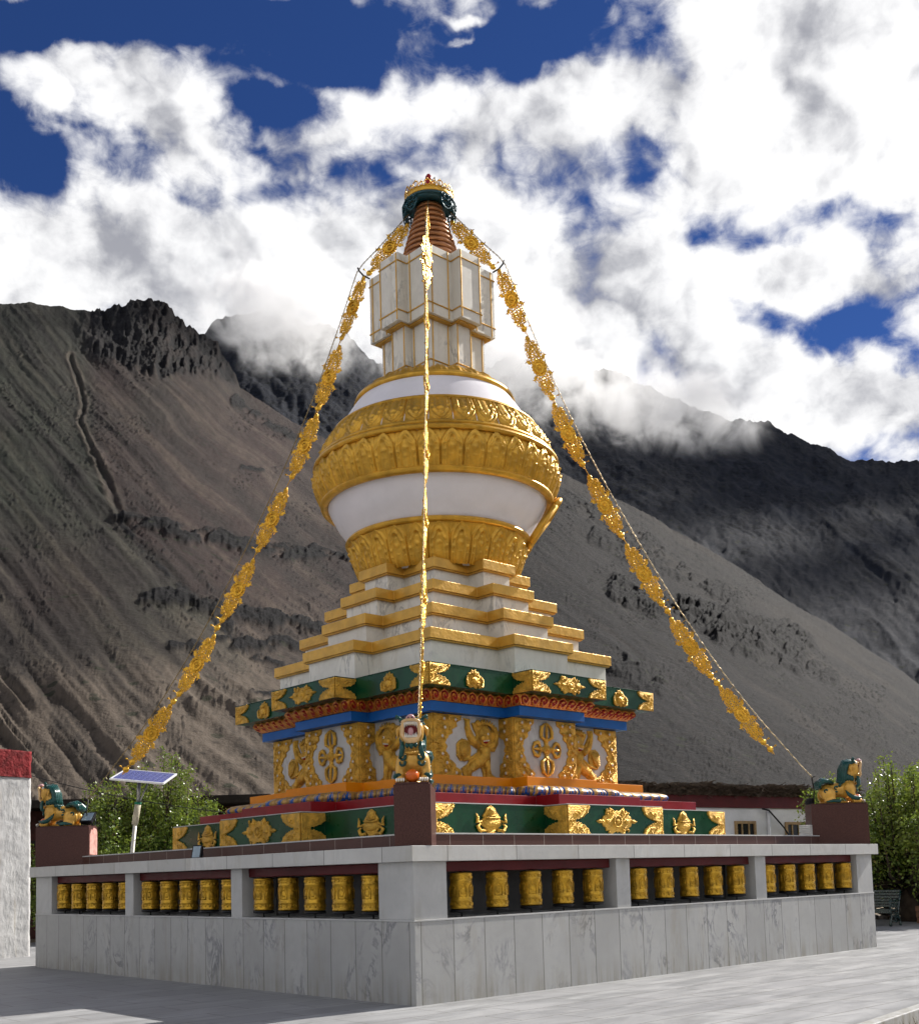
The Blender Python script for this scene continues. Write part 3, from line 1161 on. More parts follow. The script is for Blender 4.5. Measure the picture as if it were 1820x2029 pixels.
# parasol: teal dish, pierced skirt, gilt crown, jewel
mb = MB()
mb.lathe([(0.16, 15.52), (0.20, 15.46), (0.46, 15.40), (0.52, 15.46), (0.50, 15.56), (0.2, 15.60)], 48)
par = mb.build('parasol', TEAL, STUPA)
mb = MB()
for k in range(8):
    a = YAW + (R(-90) if k < 4 else R(90)) + R(-48 + 32 * (k % 4))
    c = Vector((math.cos(a), math.sin(a), 0))
    ax = c * 0.94 + Vector((0, 0, 0.34))
    t_ = Vector((-math.sin(a), math.cos(a), 0))
    base = c * 0.535 + Vector((0, 0, 15.42))
    for (dx, dz_, rr) in ((0, -0.02, 0.06), (0.085, -0.05, 0.045), (-0.085, -0.05, 0.045), (0.045, -0.135, 0.042), (-0.045, -0.135, 0.042), (0, -0.20, 0.032), (0.09, 0.03, 0.04), (-0.09, 0.03, 0.04)):
        mb.torus(base + t_ * dx + Vector((0, 0, dz_)) - c * dz_ * -0.15, rr, 0.013, ax, 10, 5)
    pts = [base + t_ * (0.145 * math.cos(q_)) + Vector((0, 0, -0.05 + 0.20 * math.sin(q_))) for q_ in np.linspace(PI, 2 * PI, 9)]
    mb.tube(pts, 0.014, 5)
mb.torus((0, 0, 15.47), 0.525, 0.02, n=40)
mb.build('pierced_skirt', TEAL, par)
mb = MB()
mb.lathe([(0.44, 15.525), (0.50, 15.51), (0.52, 15.545), (0.50, 15.585), (0.505, 15.63), (0.49, 15.635), (0.47, 15.60), (0.34, 15.74), (0.20, 15.84), (0.05, 15.88)], 48)
for k in range(24):
    a = 2 * PI * k / 24
    c = Vector((math.cos(a), math.sin(a), 0))
    rr = 0.062 if k % 2 else 0.04
    mb.torus(c * 0.50 + Vector((0, 0, 15.635 + rr * 0.9)), rr, 0.013, c, 10, 5)
    mb.ball(c * 0.50 + Vector((0, 0, 15.645 + 2 * rr)), 0.014, 6, 4)
mb.build('gilt_crown', GOLD, par)
mb = MB()
mb.lathe([(0.0, 15.84), (0.13, 15.86), (0.10, 15.94), (0.06, 15.98), (0.075, 16.04), (0.065, 16.12), (0.03, 16.17), (0.0, 16.18)], 20)
fin = mb.build('finial', CORAL, STUPA)
mb = MB()
mb.ball((0.09, -0.09, 16.02), (0.045, 0.045, 0.09), 10, 8)
mb.ball((0.16, -0.16, 15.95), (0.035, 0.035, 0.08), 10, 8)
mb.build('finial_petal', EYEW, fin)
# iron brackets that hold the garlands off the lantern
for sx, sy in ((1, -1), (-1, 1), (-1, -1)):
    mb = MB()
    mb.tube([(0.90 * sx, 0.90 * sy, 13.96), (0.99 * sx, 0.99 * sy, 14.03), (1.05 * sx, 1.05 * sy, 14.13), (1.075 * sx, 1.075 * sy, 14.21)], 0.018, 6)
    mb.build('garland_bracket', IRON, lant)
# =====================================================================================  PRAYER WHEELS
w0 = thing('prayer_wheel', 'brass prayer wheel', 'prayer wheel', group='prayer wheels in the plinth niches')
mb = MB()
r_ = 0.148
mb.lathe([(0.0, 0.10), (r_ - 0.02, 0.10), (r_, 0.105), (r_ + 0.006, 0.115), (r_, 0.13), (r_ - 0.004, 0.20), (r_ + 0.002, 0.21), (r_ - 0.004, 0.22), (r_ - 0.004, 0.455), (r_ + 0.002, 0.465), (r_ - 0.004, 0.475), (r_ - 0.002, 0.545), (r_ + 0.005, 0.555), (r_ - 0.01, 0.572), (0.03, 0.58), (0, 0.58)], 32)
for k in range(6):
    a = 2 * PI * k / 6
    M_ = Matrix.Rotation(a, 4, 'Z') @ Matrix(((0, 0, 1, r_ - 0.006), (1, 0, 0, 0), (0, 1, 0, 0), (0, 0, 0, 1)))
    mb.x = M_
    mb.ball((0, 0.335, 0), (0.034, 0.05, 0.007), 8, 6)
    mb.ball((0, 0.405, 0), (0.02, 0.024, 0.007), 8, 6)
    mb.ball((0, 0.275, 0), (0.05, 0.02, 0.007), 8, 6)
    mb.tube([(-0.05, 0.26, 0.002), (-0.052, 0.38, 0.004), (0, 0.44, 0.004), (0.052, 0.38, 0.002), (0.05, 0.26, 0.0)], 0.005, 5)
    for j in range(3):
        mb.ball((-0.04 + 0.04 * j, 0.165, 0), (0.014, 0.028, 0.006), 6, 5)
        mb.ball((-0.04 + 0.04 * j, 0.51, 0), (0.017, 0.022, 0.006), 6, 5)
mb.x = Matrix.Identity(4)
mb.build('drum', BRASS, w0)
mb = MB()
mb.lathe([(0, 0.055), (0.135, 0.055), (0.155, 0.065), (0.155, 0.085), (0.135, 0.098), (0, 0.098)], 28)
mb.build('base_plate', BLACK, w0)
mb = MB()
mb.tube([(0, 0, 0.0), (0, 0, 0.054)], 0.011, 8)
mb.tube([(0, 0, 0.581), (0, 0, 0.625)], 0.009, 8)
mb.build('axle', IRON, w0)

ORD = ['first', 'second', 'third', 'fourth', 'fifth']
BAYN_R = ['nearest bay', 'middle bay', 'farthest bay']
BAYN_L = BAYN_R


def wheels(face, bay, offs, words):
    first = not wheels.used
    for k, c in enumerate(offs):
        o = w0 if not wheels.used else copy_tree(w0)
        wheels.used = True
        if face == 'R':
            o.location = (c, -H0 + 0.19, ZL)
        else:
            o.location = (-H0 + 0.19, c, ZL)
        o.rotation_euler = (0, 0, random.uniform(0, 6.28))
        side = 'right face' if face == 'R' else 'left face'
        o['label'] = '%s gold wheel from the front corner in the %s, %s' % (ORD[words[k]], bay, side)


wheels.used = False
for i, (x0, x1) in enumerate(BAY_R):
    c = [(-3.53, 0.15, 3.73)[i] + 0.66 * (k - 2) for k in range(5)]
    c = [max(c[0], x0 + 0.15)] + c[1:4] + [min(c[4], x1 - 0.15)]
    wheels('R', BAYN_R[i], c, [0, 1, 2, 3, 4])
for i, (y0, y1) in enumerate(BAY_L):
    c = [(-3.46, 0.07, 3.56)[i] + 0.655 * (k - 2) for k in range(5)]
    c = [max(c[0], y0 + 0.15)] + c[1:4] + [min(c[4], y1 - 0.15)]
    wheels('L', BAYN_L[i], c, [0, 1, 2, 3, 4])

# =====================================================================================  LION STATUES
LGOLD = simple('lion_gold_paint', (0.60, 0.33, 0.055), 0.34, 0.25, 0.18, 7, 0.1, 20)
LTEAL = simple('lion_teal_paint', (0.010, 0.062, 0.055), 0.28, 0, 0.3, 12, 0.05, coat=0.3)
LCREAM = simple('lion_cream_muzzle', (0.66, 0.44, 0.22), 0.35, 0, 0.12, 9, 0.05)
LPINK = simple('lion_pink_nose', (0.50, 0.27, 0.28), 0.35, 0, 0.1)
LRED = simple('lion_mouth_red', (0.13, 0.012, 0.014), 0.4, 0, 0.1)
LWHITE = simple('lion_tooth_white', (0.72, 0.68, 0.60), 0.35, 0, 0.05)
LORANGE = simple('lion_orange_jewel', (0.62, 0.12, 0.012), 0.25, 0, 0.12, 8, 0.03, coat=0.4)


def fuse(mb, name, mat, parent, vox=0.012, it=5):
    """one continuous skin from overlapping volumes"""
    o = mb.build('tmp', mat)
    r = o.modifiers.new('r', 'REMESH')
    r.mode = 'VOXEL'
    r.voxel_size = vox
    s = o.modifiers.new('s', 'SMOOTH')
    s.iterations = it
    s.factor = 0.5
    dg = bpy.context.evaluated_depsgraph_get()
    me = bpy.data.meshes.new_from_object(o.evaluated_get(dg))
    me.name = name
    bpy.data.objects.remove(o)
    me.polygons.foreach_set('use_smooth', np.full(len(me.polygons), True, bool))
    me.materials.clear()
    me.materials.append(mat)
    n = bpy.data.objects.new(name, me)
    COL.objects.link(n)
    n.parent = parent
    return n


lion = thing('lion_statue', 'painted lion', 'lion statue', group='guardian lion statues on the pedestals')
mb = MB()
# trunk
mb.ball((0.16, 0, 0.27), (0.185, 0.155, 0.17), 20, 14)
mb.ball((-0.02, 0, 0.265), (0.22, 0.14, 0.145), 20, 14)
mb.ball((-0.20, 0, 0.235), (0.16, 0.15, 0.155), 20, 14)
mb.ball((0.265, 0, 0.30), (0.10, 0.13, 0.13), 16, 12)
for s in (-1, 1):
    mb.ball((0.20, s * 0.12, 0.27), (0.12, 0.10, 0.15), 14, 10)
# neck and head
mb.tube([(0.17, 0, 0.34), (0.22, 0, 0.50), (0.26, 0, 0.64)], [0.15, 0.135, 0.13], 16)
mb.ball((0.27, 0, 0.69), (0.125, 0.14, 0.14), 18, 12)
mb.ball((0.375, 0, 0.765), (0.085, 0.115, 0.055), 14, 10)      # snout
mb.ball((0.375, 0, 0.545), (0.085, 0.10, 0.055), 14, 10)       # lower jaw
for s in (-1, 1):
    mb.ball((0.335, s * 0.115, 0.655), (0.07, 0.045, 0.12), 12, 8)   # cheeks
    mb.ball((0.33, s * 0.075, 0.80), (0.05, 0.04, 0.03), 10, 8)      # brow
    # fore legs
    mb.tube([(0.20, s * 0.14, 0.27), (0.235, s * 0.165, 0.16), (0.27, s * 0.15, 0.05)], [0.085, 0.065, 0.05], 12)
    mb.tube([(0.24, s * 0.15, 0.05), (0.33, s * 0.15, 0.045), (0.40, s * 0.15, 0.035)], [0.055, 0.06, 0.05], 12)
    # hind legs, folded
    mb.ball((-0.21, s * 0.135, 0.17), (0.15, 0.075, 0.15), 14, 10)
    mb.tube([(-0.10, s * 0.16, 0.10), (-0.24, s * 0.165, 0.055), (-0.30, s * 0.16, 0.05)], [0.06, 0.05, 0.05], 12)
    mb.tube([(-0.29, s * 0.16, 0.045), (-0.16, s * 0.165, 0.04), (-0.08, s * 0.165, 0.035)], [0.05, 0.045, 0.045], 12)
    # ears
    mb.tube([(0.24, s * 0.14, 0.74), (0.225, s * 0.185, 0.69), (0.22, s * 0.19, 0.60)], [0.03, 0.035, 0.014], 10)
mb.ball((-0.05, 0, 0.02), (0.33, 0.14, 0.03), 16, 8)
lion_body = fuse(mb, 'body', LGOLD, lion)
# muzzle and lips
mb = MB()
mb.tube([(0.435, -0.105, 0.70), (0.452, -0.10, 0.775), (0.462, -0.04, 0.80), (0.462, 0.04, 0.80), (0.452, 0.10, 0.775), (0.435, 0.105, 0.70)], 0.024, 10)
mb.tube([(0.43, -0.105, 0.70), (0.425, -0.11, 0.61), (0.44, -0.075, 0.555), (0.45, 0, 0.543), (0.44, 0.075, 0.555), (0.425, 0.11, 0.61), (0.43, 0.105, 0.70)], 0.026, 10)
mb.ball((0.42, 0, 0.525), (0.05, 0.085, 0.03), 14, 8)
fuse(mb, 'muzzle', LCREAM, lion, 0.008, 3)
mb = MB()
mb.ball((0.435, 0, 0.835), (0.045, 0.048, 0.035), 14, 10)
for s in (-1, 1):
    mb.ball((0.462, s * 0.034, 0.822), (0.03, 0.026, 0.022), 10, 8)
mb.build('nose', LPINK, lion)
for s in (-1, 1):
    MB().ball((0.489, s * 0.025, 0.822), (0.008, 0.011, 0.011), 8, 6).build('nostril', BLACK, lion)
mb = MB()
mb.ball((0.405, 0, 0.668), (0.035, 0.10, 0.115), 16, 10)
mb.build('mouth', LRED, lion)
mb = MB()
mb.ball((0.445, 0, 0.645), (0.03, 0.036, 0.055), 12, 8)
mb.build('tongue', LPINK, lion)
mb = MB()
for k in range(7):
    y = -0.078 + 0.026 * k
    L = 0.060 if k in (0, 6) else 0.042 if k in (1, 5) else 0.03
    mb.tube([(0.450, y, 0.775), (0.455, y, 0.752), (0.452, y, 0.752 - L)], [0.013, 0.014, 0.002], 7)
mb.build('upper_teeth', LWHITE, lion)
mb = MB()
for k in range(7):
    y = -0.078 + 0.026 * k
    L = 0.055 if k in (0, 6) else 0.042 if k in (1, 5) else 0.03
    mb.tube([(0.445, y * 0.9, 0.566), (0.452, y * 0.9, 0.585), (0.452, y * 0.9, 0.595 + L * 0.8)], [0.012, 0.013, 0.002], 7)
mb.build('lower_teeth', LWHITE, lion)
for s in (-1, 1):
    mb = MB()
    mb.ball((0.355, s * 0.118, 0.775), (0.03, 0.022, 0.026), 10, 8, 0)
    mb.ball((0.375, s * 0.13, 0.782), (0.014, 0.012, 0.014), 8, 6, 1)
    mb.build('eye', [LWHITE, BLACK], lion)
# mane: overlapping locks over the crown, nape and shoulders
mb = MB()
rnd = random.Random(21)
for k in range(9):
    a = R(-80 + 20 * k)
    y = math.sin(a)
    cx = 0.30 - 0.02
    p0 = (cx + 0.055, 0.10 * y, 0.835 - 0.03 * abs(y))
    p1 = (0.20 - 0.06 * math.cos(a), 0.125 * y, 0.81 - 0.05 * abs(y))
    p2 = (0.155 - 0.08 * math.cos(a), 0.135 * y, 0.66)
    p3 = (0.13 - 0.07 * math.cos(a), 0.135 * y, 0.53)
    p4 = (0.10 - 0.08 * math.cos(a), 0.145 * y, 0.42 - 0.02 * rnd.random())
    mb.tube([p0, p1, p2, p3, p4], [0.03, 0.046, 0.046, 0.042, 0.025], 8)
    mb.ball(p4, 0.034, 8, 6)
for s in (-1, 1):
    for k in range(4):
        x = 0.12 + 0.045 * k
        mb.tube([(x, s * 0.12, 0.58 - 0.02 * k), (x + 0.01, s * 0.135, 0.50 - 0.015 * k), (x + 0.02, s * 0.13, 0.43)], [0.035, 0.036, 0.018], 8)
    # chin curls and the long breast locks
    mb.tube([(0.36, s * 0.12, 0.52), (0.385, s * 0.115, 0.45), (0.375, s * 0.135, 0.36), (0.355, s * 0.16, 0.315)], [0.025, 0.033, 0.033, 0.016], 9)
    mb.ball((0.29, s * 0.135, 0.81), (0.035, 0.03, 0.03), 8, 6)
    mb.tube([(0.30, s * 0.14, 0.84), (0.28, s * 0.19, 0.86), (0.24, s * 0.20, 0.83)], [0.016, 0.03, 0.012], 7)
mb.tube([(0.405, 0, 0.50), (0.415, 0, 0.465), (0.405, 0, 0.43)], [0.035, 0.035, 0.01], 8)
mb.tube([(0.395, -0.05, 0.50), (0.41, -0.055, 0.47), (0.40, -0.05, 0.445)], [0.03, 0.03, 0.01], 8)
mb.tube([(0.395, 0.05, 0.50), (0.41, 0.055, 0.47), (0.40, 0.05, 0.445)], [0.03, 0.03, 0.01], 8)
mb.build('mane', LTEAL, lion)
# tail plume
mb = MB()
for k in range(7):
    y = (k - 3) * 0.034
    sp = abs(k - 3) / 3
    mb.tube([(-0.10, y * 0.7, 0.385), (-0.20, y * 1.3, 0.455 - 0.02 * sp), (-0.30, y * 1.8, 0.47 - 0.035 * sp), (-0.375, y * 1.9, 0.42 - 0.03 * sp), (-0.385, y * 1.6, 0.33), (-0.35, y * 1.3, 0.29)],
            [0.03, 0.04, 0.045, 0.045, 0.038, 0.015], 8)
mb.build('tail', LTEAL, lion)
# flame tufts on the elbows and hocks, painted curls
for s in (-1, 1):
    mb = MB()
    mb.tube([(0.11, s * 0.165, 0.255), (0.15, s * 0.20, 0.17), (0.24, s * 0.215, 0.10), (0.34, s * 0.215, 0.085), (0.40, s * 0.205, 0.105)], [0.012, 0.035, 0.045, 0.04, 0.012], 8)
    mb.tube([(0.30, s * 0.165, 0.115), (0.32, s * 0.185, 0.085), (0.33, s * 0.21, 0.06)], [0.03, 0.05, 0.03], 8)
    mb.build('leg_tuft', LTEAL, lion)
    mb = MB()
    mb.tube([(-0.28, s * 0.20, 0.03), (-0.14, s * 0.21, 0.05), (-0.02, s * 0.20, 0.04), (0.03, s * 0.19, 0.075)], [0.015, 0.035, 0.035, 0.008], 8)
    mb.build('leg_tuft', LTEAL, lion)
for s in (-1, 1):
    for (x, y, z, rr) in ((-0.06, 0.14, 0.30, 0.03), (-0.07, 0.147, 0.20, 0.03), (-0.27, 0.185, 0.235, 0.03), (0.02, 0.13, 0.345, 0.022)):
        mb = MB()
        pts = [(x + rr * math.cos(q_), s * (y + 0.004), z + rr * math.sin(q_)) for q_ in np.linspace(0.3, 5.2, 10)]
        mb.tube(pts, [0.020 - 0.0012 * k for k in range(10)], 6)
        mb.build('painted_curl', LTEAL, lion)
    for (yy, z) in ((0.125, 0.26), (0.12, 0.335)):
        mb = MB()
        pts = [(0.345 - 0.3 * abs(yy + 0.035 * math.cos(q_)) + 0.035, s * (yy + 0.035 * math.cos(q_)), z + 0.035 * math.sin(q_)) for q_ in np.linspace(2.6, 6.9, 9)]
        mb.tube(pts, [0.02, 0.02, 0.02, 0.019, 0.018, 0.017, 0.015, 0.012, 0.008], 6)
        mb.build('painted_curl', LTEAL, lion)
mb = MB()
for k in range(7):
    a = -0.9 + 0.3 * k
    mb.ball((0.375 - 0.04 * abs(a), 0.11 * math.sin(a), 0.415 - 0.03 * math.cos(a)), 0.022, 8, 6)
mb.build('collar', LGOLD, lion)
for s in (-1, 1):
    mb = MB()
    for k in range(4):
        y = s * 0.15 + (k - 1.5) * 0.030
        mb.tube([(0.425, y, 0.052), (0.452, y, 0.040), (0.462, y, 0.010)], [0.013, 0.015, 0.006], 7)
    mb.build('claws', LWHITE, lion)
mb = MB()
mb.ball((0.37, 0, 0.088), 0.088, 20, 14)
mb.build('jewel', LORANGE, lion)

ZP = 2.782
LN = lion
LN['label'] = 'roaring gold and teal lion with white fangs and orange ball, on the front pedestal'
LN.location = (-5.385 - 0.035, -5.385 - 0.035, ZP)
LN.rotation_euler = (0, 0, R(225))
l2 = copy_tree(LN)
l2['label'] = 'gold and teal lion seen from the side, on the pedestal before the right tree'
l2.location = (5.385 + 0.03, -5.385 - 0.03, ZP)
l2.rotation_euler = (0, 0, R(-45))
l3 = copy_tree(LN)
l3['label'] = 'gold and teal lion with a floodlight behind its tail, beside the whitewashed wall'
l3.location = (-5.385 - 0.06, 5.385 + 0.06, ZP)
l3.rotation_euler = (0, 0, R(135))

# =====================================================================================  GARLANDS
CAB = [(0.30, 15.33), (0.56, 14.93), (0.82, 14.54), (1.03, 14.24), (1.085, 14.12), (1.20, 13.66), (1.43, 12.72), (1.838, 11.20), (2.42, 9.35), (3.321, 6.883), (4.10, 5.10), (4.80, 3.80), (5.085, 3.31)]
MED = [(0.60, 14.62), (1.16, 13.36), (1.53, 11.88), (1.905, 10.45), (2.39, 8.93), (2.90, 7.49), (3.505, 5.98), (4.165, 4.60)]


def pendant_mesh():
    """pierced brass drop lying in local x (along) / y (across); coins, rosettes, fish tails"""
    mb = MB()
    th = 0.010

    def disc(x, y, r, n=14):
        mb.lathe([(0, -th), (r * 0.8, -th), (r, 0), (r * 0.8, th), (0, th * 1.8)], n, c=(x, y, 0))

    def rosette(x, y, r):
        for k in range(5):
            a = 2 * PI * k / 5 + x * 9
            mb.torus((x + r * 0.62 * math.cos(a), y + r * 0.62 * math.sin(a), 0), r * 0.40, 0.0105, (0, 0, 1), 9, 5)
        disc(x, y, r * 0.3, 8)

    def fish(x, y, ang, L):
        c, s = math.cos(ang), math.sin(ang)
        pts = [(0, -0.022), (L * 0.45, -0.04), (L * 0.7, -0.018), (L, -0.055), (L * 0.86, 0), (L, 0.055), (L * 0.7, 0.018), (L * 0.45, 0.04), (0, 0.022)]
        mb.relief([(x + c * a - s * b, y + s * a + c * b) for a, b in pts], 0.014, 0.006, base=-0.007)
    for sg in (-1, 1):
        for x, y, r_ in ((0.20, 0.10, 0.075), (0.20, -0.10, 0.075), (0.27, 0.0, 0.085), (0.31, 0.11, 0.06), (0.31, -0.11, 0.06), (0.38, 0.055, 0.075), (0.38, -0.055, 0.075), (0.47, 0.0, 0.075), (0.49, 0.085, 0.045), (0.49, -0.085, 0.045), (0.56, 0.02, 0.055)):
            rosette(sg * x, y, r_)
        for sy in (-1, 1):
            fish(sg * 0.13, sy * 0.145, sy * (PI / 2 - sg * 0.75), 0.13)
            fish(sg * 0.40, sy * 0.09, sy * (PI / 2 - sg * 0.4), 0.085)
    mb.tube([(-0.66, 0, 0), (-0.3, 0, 0), (0.3, 0, 0), (0.66, 0, 0)], 0.012, 5)
    for sg in (-1, 1):
        mb.tube([(-0.5, 0, 0), (-0.25, sg * 0.10, 0), (0, sg * 0.15, 0), (0.25, sg * 0.10, 0), (0.5, 0, 0)], 0.012, 5)
    disc(-0.61, 0.0, 0.05)
    disc(0.61, 0.01, 0.05)
    return mb


def medallion_mesh():
    mb = MB()
    n = 18
    pts = []
    for k in range(2 * n):
        a = 2 * PI * k / (2 * n)
        r_ = 0.185 if k % 2 else 0.162
        pts.append((r_ * math.cos(a), r_ * math.sin(a)))
    mb.relief(pts, 0.022, 0.01, base=-0.011)
    mb.relief([(x, -y) for x, y in pts], -0.004, 0.01, base=-0.012)
    for z in (0.02, -0.02):
        mb.torus((0, 0, z), 0.118, 0.020, n=22)
        mb.torus((0, 0, z), 0.055, 0.012, n=16)
        mb.ball((0, 0, z), (0.035, 0.035, 0.012), 10, 6)
        for k in range(12):
            a = 2 * PI * k / 12
            mb.ball((0.152 * math.cos(a), 0.152 * math.sin(a), z), 0.014, 6, 4)
    return mb


def coin_mesh():
    mb = MB()
    mb.lathe([(0, -0.012), (0.05, -0.012), (0.064, 0), (0.05, 0.012), (0, 0.02)], 16)
    mb.torus((0, 0, 0.004), 0.05, 0.010, n=16)
    mb.torus((0.08, 0, 0), 0.02, 0.006, n=8, k=4)
    mb.torus((-0.08, 0, 0), 0.02, 0.006, n=8, k=4)
    mb.tube([(0, -0.06, 0), (0, -0.11, 0), (0, -0.115, 0), (0, -0.15, 0)], [0.004, 0.004, 0.012, 0.022], 6)
    return mb


g0 = thing('garland', 'brass garland', 'garland', group='brass garlands strung from the spire to the corners')
# the first one is built in the diagonal plane: local x = outwards along the diagonal, z = up
pts = curve([(a * math.sqrt(2), z) for a, z in CAB], 60)
mb = MB()
for ph in (0, PI):
    pp = []
    for k in range(481):
        t_ = k / 480 * 59
        i = min(int(t_), 58)
        u_ = t_ - i
        x = pts[i][0] * (1 - u_) + pts[i + 1][0] * u_
        z = pts[i][1] * (1 - u_) + pts[i + 1][1] * u_
        pp.append((x + 0.008 * math.cos(k * 1.0 + ph), 0.008 * math.sin(k * 1.0 + ph), z + 0.005 * math.cos(k * 1.0 + ph)))
    mb.tube(pp, 0.006, 5)
mb.build('cable', CABLE, g0)
mb = MB()
mb.tube([(5.085 * 1.4142, 0, 2.79), (5.085 * 1.4142 + 0.02, 0, 3.05), (5.085 * 1.4142 - 0.01, 0, 3.30), (5.085 * 1.4142 + 0.07, 0, 3.345)], 0.013, 6)
mb.build('anchor_post', IRON, g0)
pm_, md_, cn_ = pendant_mesh(), medallion_mesh(), coin_mesh()
pm_o = pm_.build('pendant', GARL, None, link=False)
md_o = md_.build('medallion', GARL, None, link=False)
cn_o = cn_.build('coin', GARL, None, link=False)
rnd = random.Random(5)
medpts = [(a * math.sqrt(2), z) for a, z in MED]
for i, (x, z) in enumerate(medpts):
    if i == 0:
        dx, dz = medpts[1][0] - 0.42 - x, 14.2 - z
        dx, dz = 0.63, -0.78
    else:
        nxt = medpts[i + 1] if i + 1 < len(medpts) else (x + 0.93, z - 1.3)
        prv = medpts[i - 1] if i > 1 else (x - 0.55, z + 1.42)
        dx, dz = nxt[0] - prv[0], nxt[1] - prv[1]
    ln = math.hypot(dx, dz)
    dx, dz = dx / ln, dz / ln
    tw = rnd.uniform(-0.2, 0.2) if i != 1 else 0.45
    ax = Vector((dx, 0, dz))
    ay = Vector((-dz, 0, dx)) * -1
    ay = Vector((dz, 0, -dx))
    an = ax.cross(ay)
    M_ = Matrix(((ax.x, ay.x, an.x, x), (ax.y, ay.y, an.y, 0), (ax.z, ay.z, an.z, z), (0, 0, 0, 1))) @ Matrix.Rotation(tw, 4, 'X')
    k_ = 1.0 if i == 0 else 1.13
    SC = Matrix.Diagonal((1.10 * k_ / 1.13 if i else 1.0, 0.86, 1.0, 1.0))
    p_ = inst(pm_o, 'pendant', M_ @ SC, g0)
    m_ = inst(md_o, 'medallion', Matrix.Identity(4), p_)
    inst(cn_o, 'coin', M_ @ Matrix.Translation((0.69, 0.0, 0.0)), g0)
    if i in (5, 6, 7):
        inst(cn_o, 'coin', M_ @ Matrix.Translation((0.88, -0.02, 0.0)), g0)
    # thin links between the drops
    mb = MB()
    mb.tube([(-0.66, -0.02, 0), (-0.52, 0, 0), (0, 0, 0), (0.52, 0, 0), (0.92, -0.03, 0)], 0.008, 5)
    MS = M_ @ SC
    for q_ in (-0.45, -0.2, 0.2, 0.45):
        a_ = MS @ Vector((q_, 0, 0))
        b_ = min(pts, key=lambda c: (c[0] - a_.x) ** 2 + (c[1] - a_.z) ** 2)
        if (b_[0] - a_.x) ** 2 + (b_[1] - a_.z) ** 2 < 0.12:
            mb.tube([(q_, 0, 0), MS.inverted() @ Vector((b_[0], 0, b_[1]))], 0.005, 4)
    mb.build('link_chain', GARL, p_)
g0.rotation_euler = (0, 0, R(225))
g0['label'] = 'brass garland hanging edge-on down the middle to the front roaring lion'
g2 = copy_tree(g0)
g2.rotation_euler = (0, 0, R(-45))
g2['label'] = 'brass medallion garland slanting down to the lion by the right tree'
g3 = copy_tree(g0)
g3.rotation_euler = (0, 0, R(135))
g3['label'] = 'brass medallion garland slanting down across the hillside past the solar panel'
# =====================================================================================  GROUND
m, g, b = new_mat('courtyard_marble')
co = g.node('ShaderNodeTexCoord').outputs['Object']
sep = g.node('ShaderNodeSeparateXYZ')
g.l.new(co, sep.inputs[0])
br = g.node('ShaderNodeTexBrick', offset=0.5)
g.l.new(co, br.inputs[0])
br.inputs['Scale'].default_value = 1.0
br.inputs['Mortar Size'].default_value = 0.011
br.inputs['Brick Width'].default_value = 1.2
br.inputs['Row Height'].default_value = 0.6
br.inputs['Color1'].default_value = (0.0, 0.0, 0.0, 1)
br.inputs['Color2'].default_value = (1, 1, 1, 1)
br.inputs['Mortar'].default_value = (0.5, 0.5, 0.5, 1)
st = g.noise(g.mapping(co, (0.7, 2.6, 1), (0, 0, R(8))), 1.1, 7, 0.65, 0.8)
n2 = g.noise(co, 0.35, 5, 0.6)
col = g.mix(g.step(st, 0.3, 0.72), c4((0.21, 0.213, 0.216)), c4((0.375, 0.376, 0.377)))
col = g.mix(g.step(n2, 0.35, 0.7, 0, 0.35), col, c4((0.25, 0.25, 0.255)))
tone = g.math('MULTIPLY', br.outputs['Color'], 0.34)
col = g.mix(tone, col, c4((0.22, 0.22, 0.23)))
col = g.mix(g.math('MULTIPLY', br.outputs['Fac'], 0.75), col, c4((0.14, 0.135, 0.12)))
g.l.new(col, b.inputs['Base Color'])
g.l.new(g.step(st, 0.2, 0.8, 0.38, 0.6), b.inputs['Roughness'])
b.inputs['Specular IOR Level'].default_value = 0.12
PAVE = m
DIRT = simple('dry_earth', (0.16, 0.125, 0.08), 0.9, 0, 0.4, 0.7, 0.6, 9, 0.05)
mb = MB()
ed = lambda x: -10.78 + (x + 4.23) * 0.14
mb.prism([(-40, ed(-40)), (15.8, ed(15.8)), (16.3, 14.5), (-40, 18)], -0.14, 0.0)
structure(mb.build('courtyard', PAVE))
mb = MB()
mb.prism([(-40, ed(-40) - 0.16), (15.8, ed(15.8) - 0.16), (15.8, ed(15.8) - 0.004), (-40, ed(-40) - 0.004)], -0.16, 0.012)
structure(mb.build('kerb', MARB_COL, None, 0.01))
mb = MB()
mb.add([(-4000, -4000, -0.15), (4000, -4000, -0.15), (4000, 4000, -0.15), (-4000, 4000, -0.15)], [(0, 1, 2, 3)])
structure(mb.build('ground', DIRT))
# dry grass beside the kerb
GRASS = simple('dry_grass', (0.15, 0.12, 0.045), 0.8, 0, 0.5, 5, 0)
mb = MB()
rnd = random.Random(9)
for k in range(2600):
    x = rnd.uniform(-7.5, 1.0)
    y = ed(x) - 0.2 - abs(rnd.gauss(0, 0.6))
    h = rnd.uniform(0.04, 0.15)
    a = rnd.uniform(0, 2 * PI)
    w = 0.006
    dx, dy = rnd.gauss(0, 0.04), rnd.gauss(0, 0.04)
    mb.add([(x - w * math.cos(a), y - w * math.sin(a), -0.15), (x + w * math.cos(a), y + w * math.sin(a), -0.15), (x + dx, y + dy, -0.15 + h)], [(0, 1, 2)])
o = mb.build('grass', GRASS)
o['kind'] = 'stuff'

# =====================================================================================  MOUNTAINS
_L = RNG.rand(512, 512).astype(np.float32)


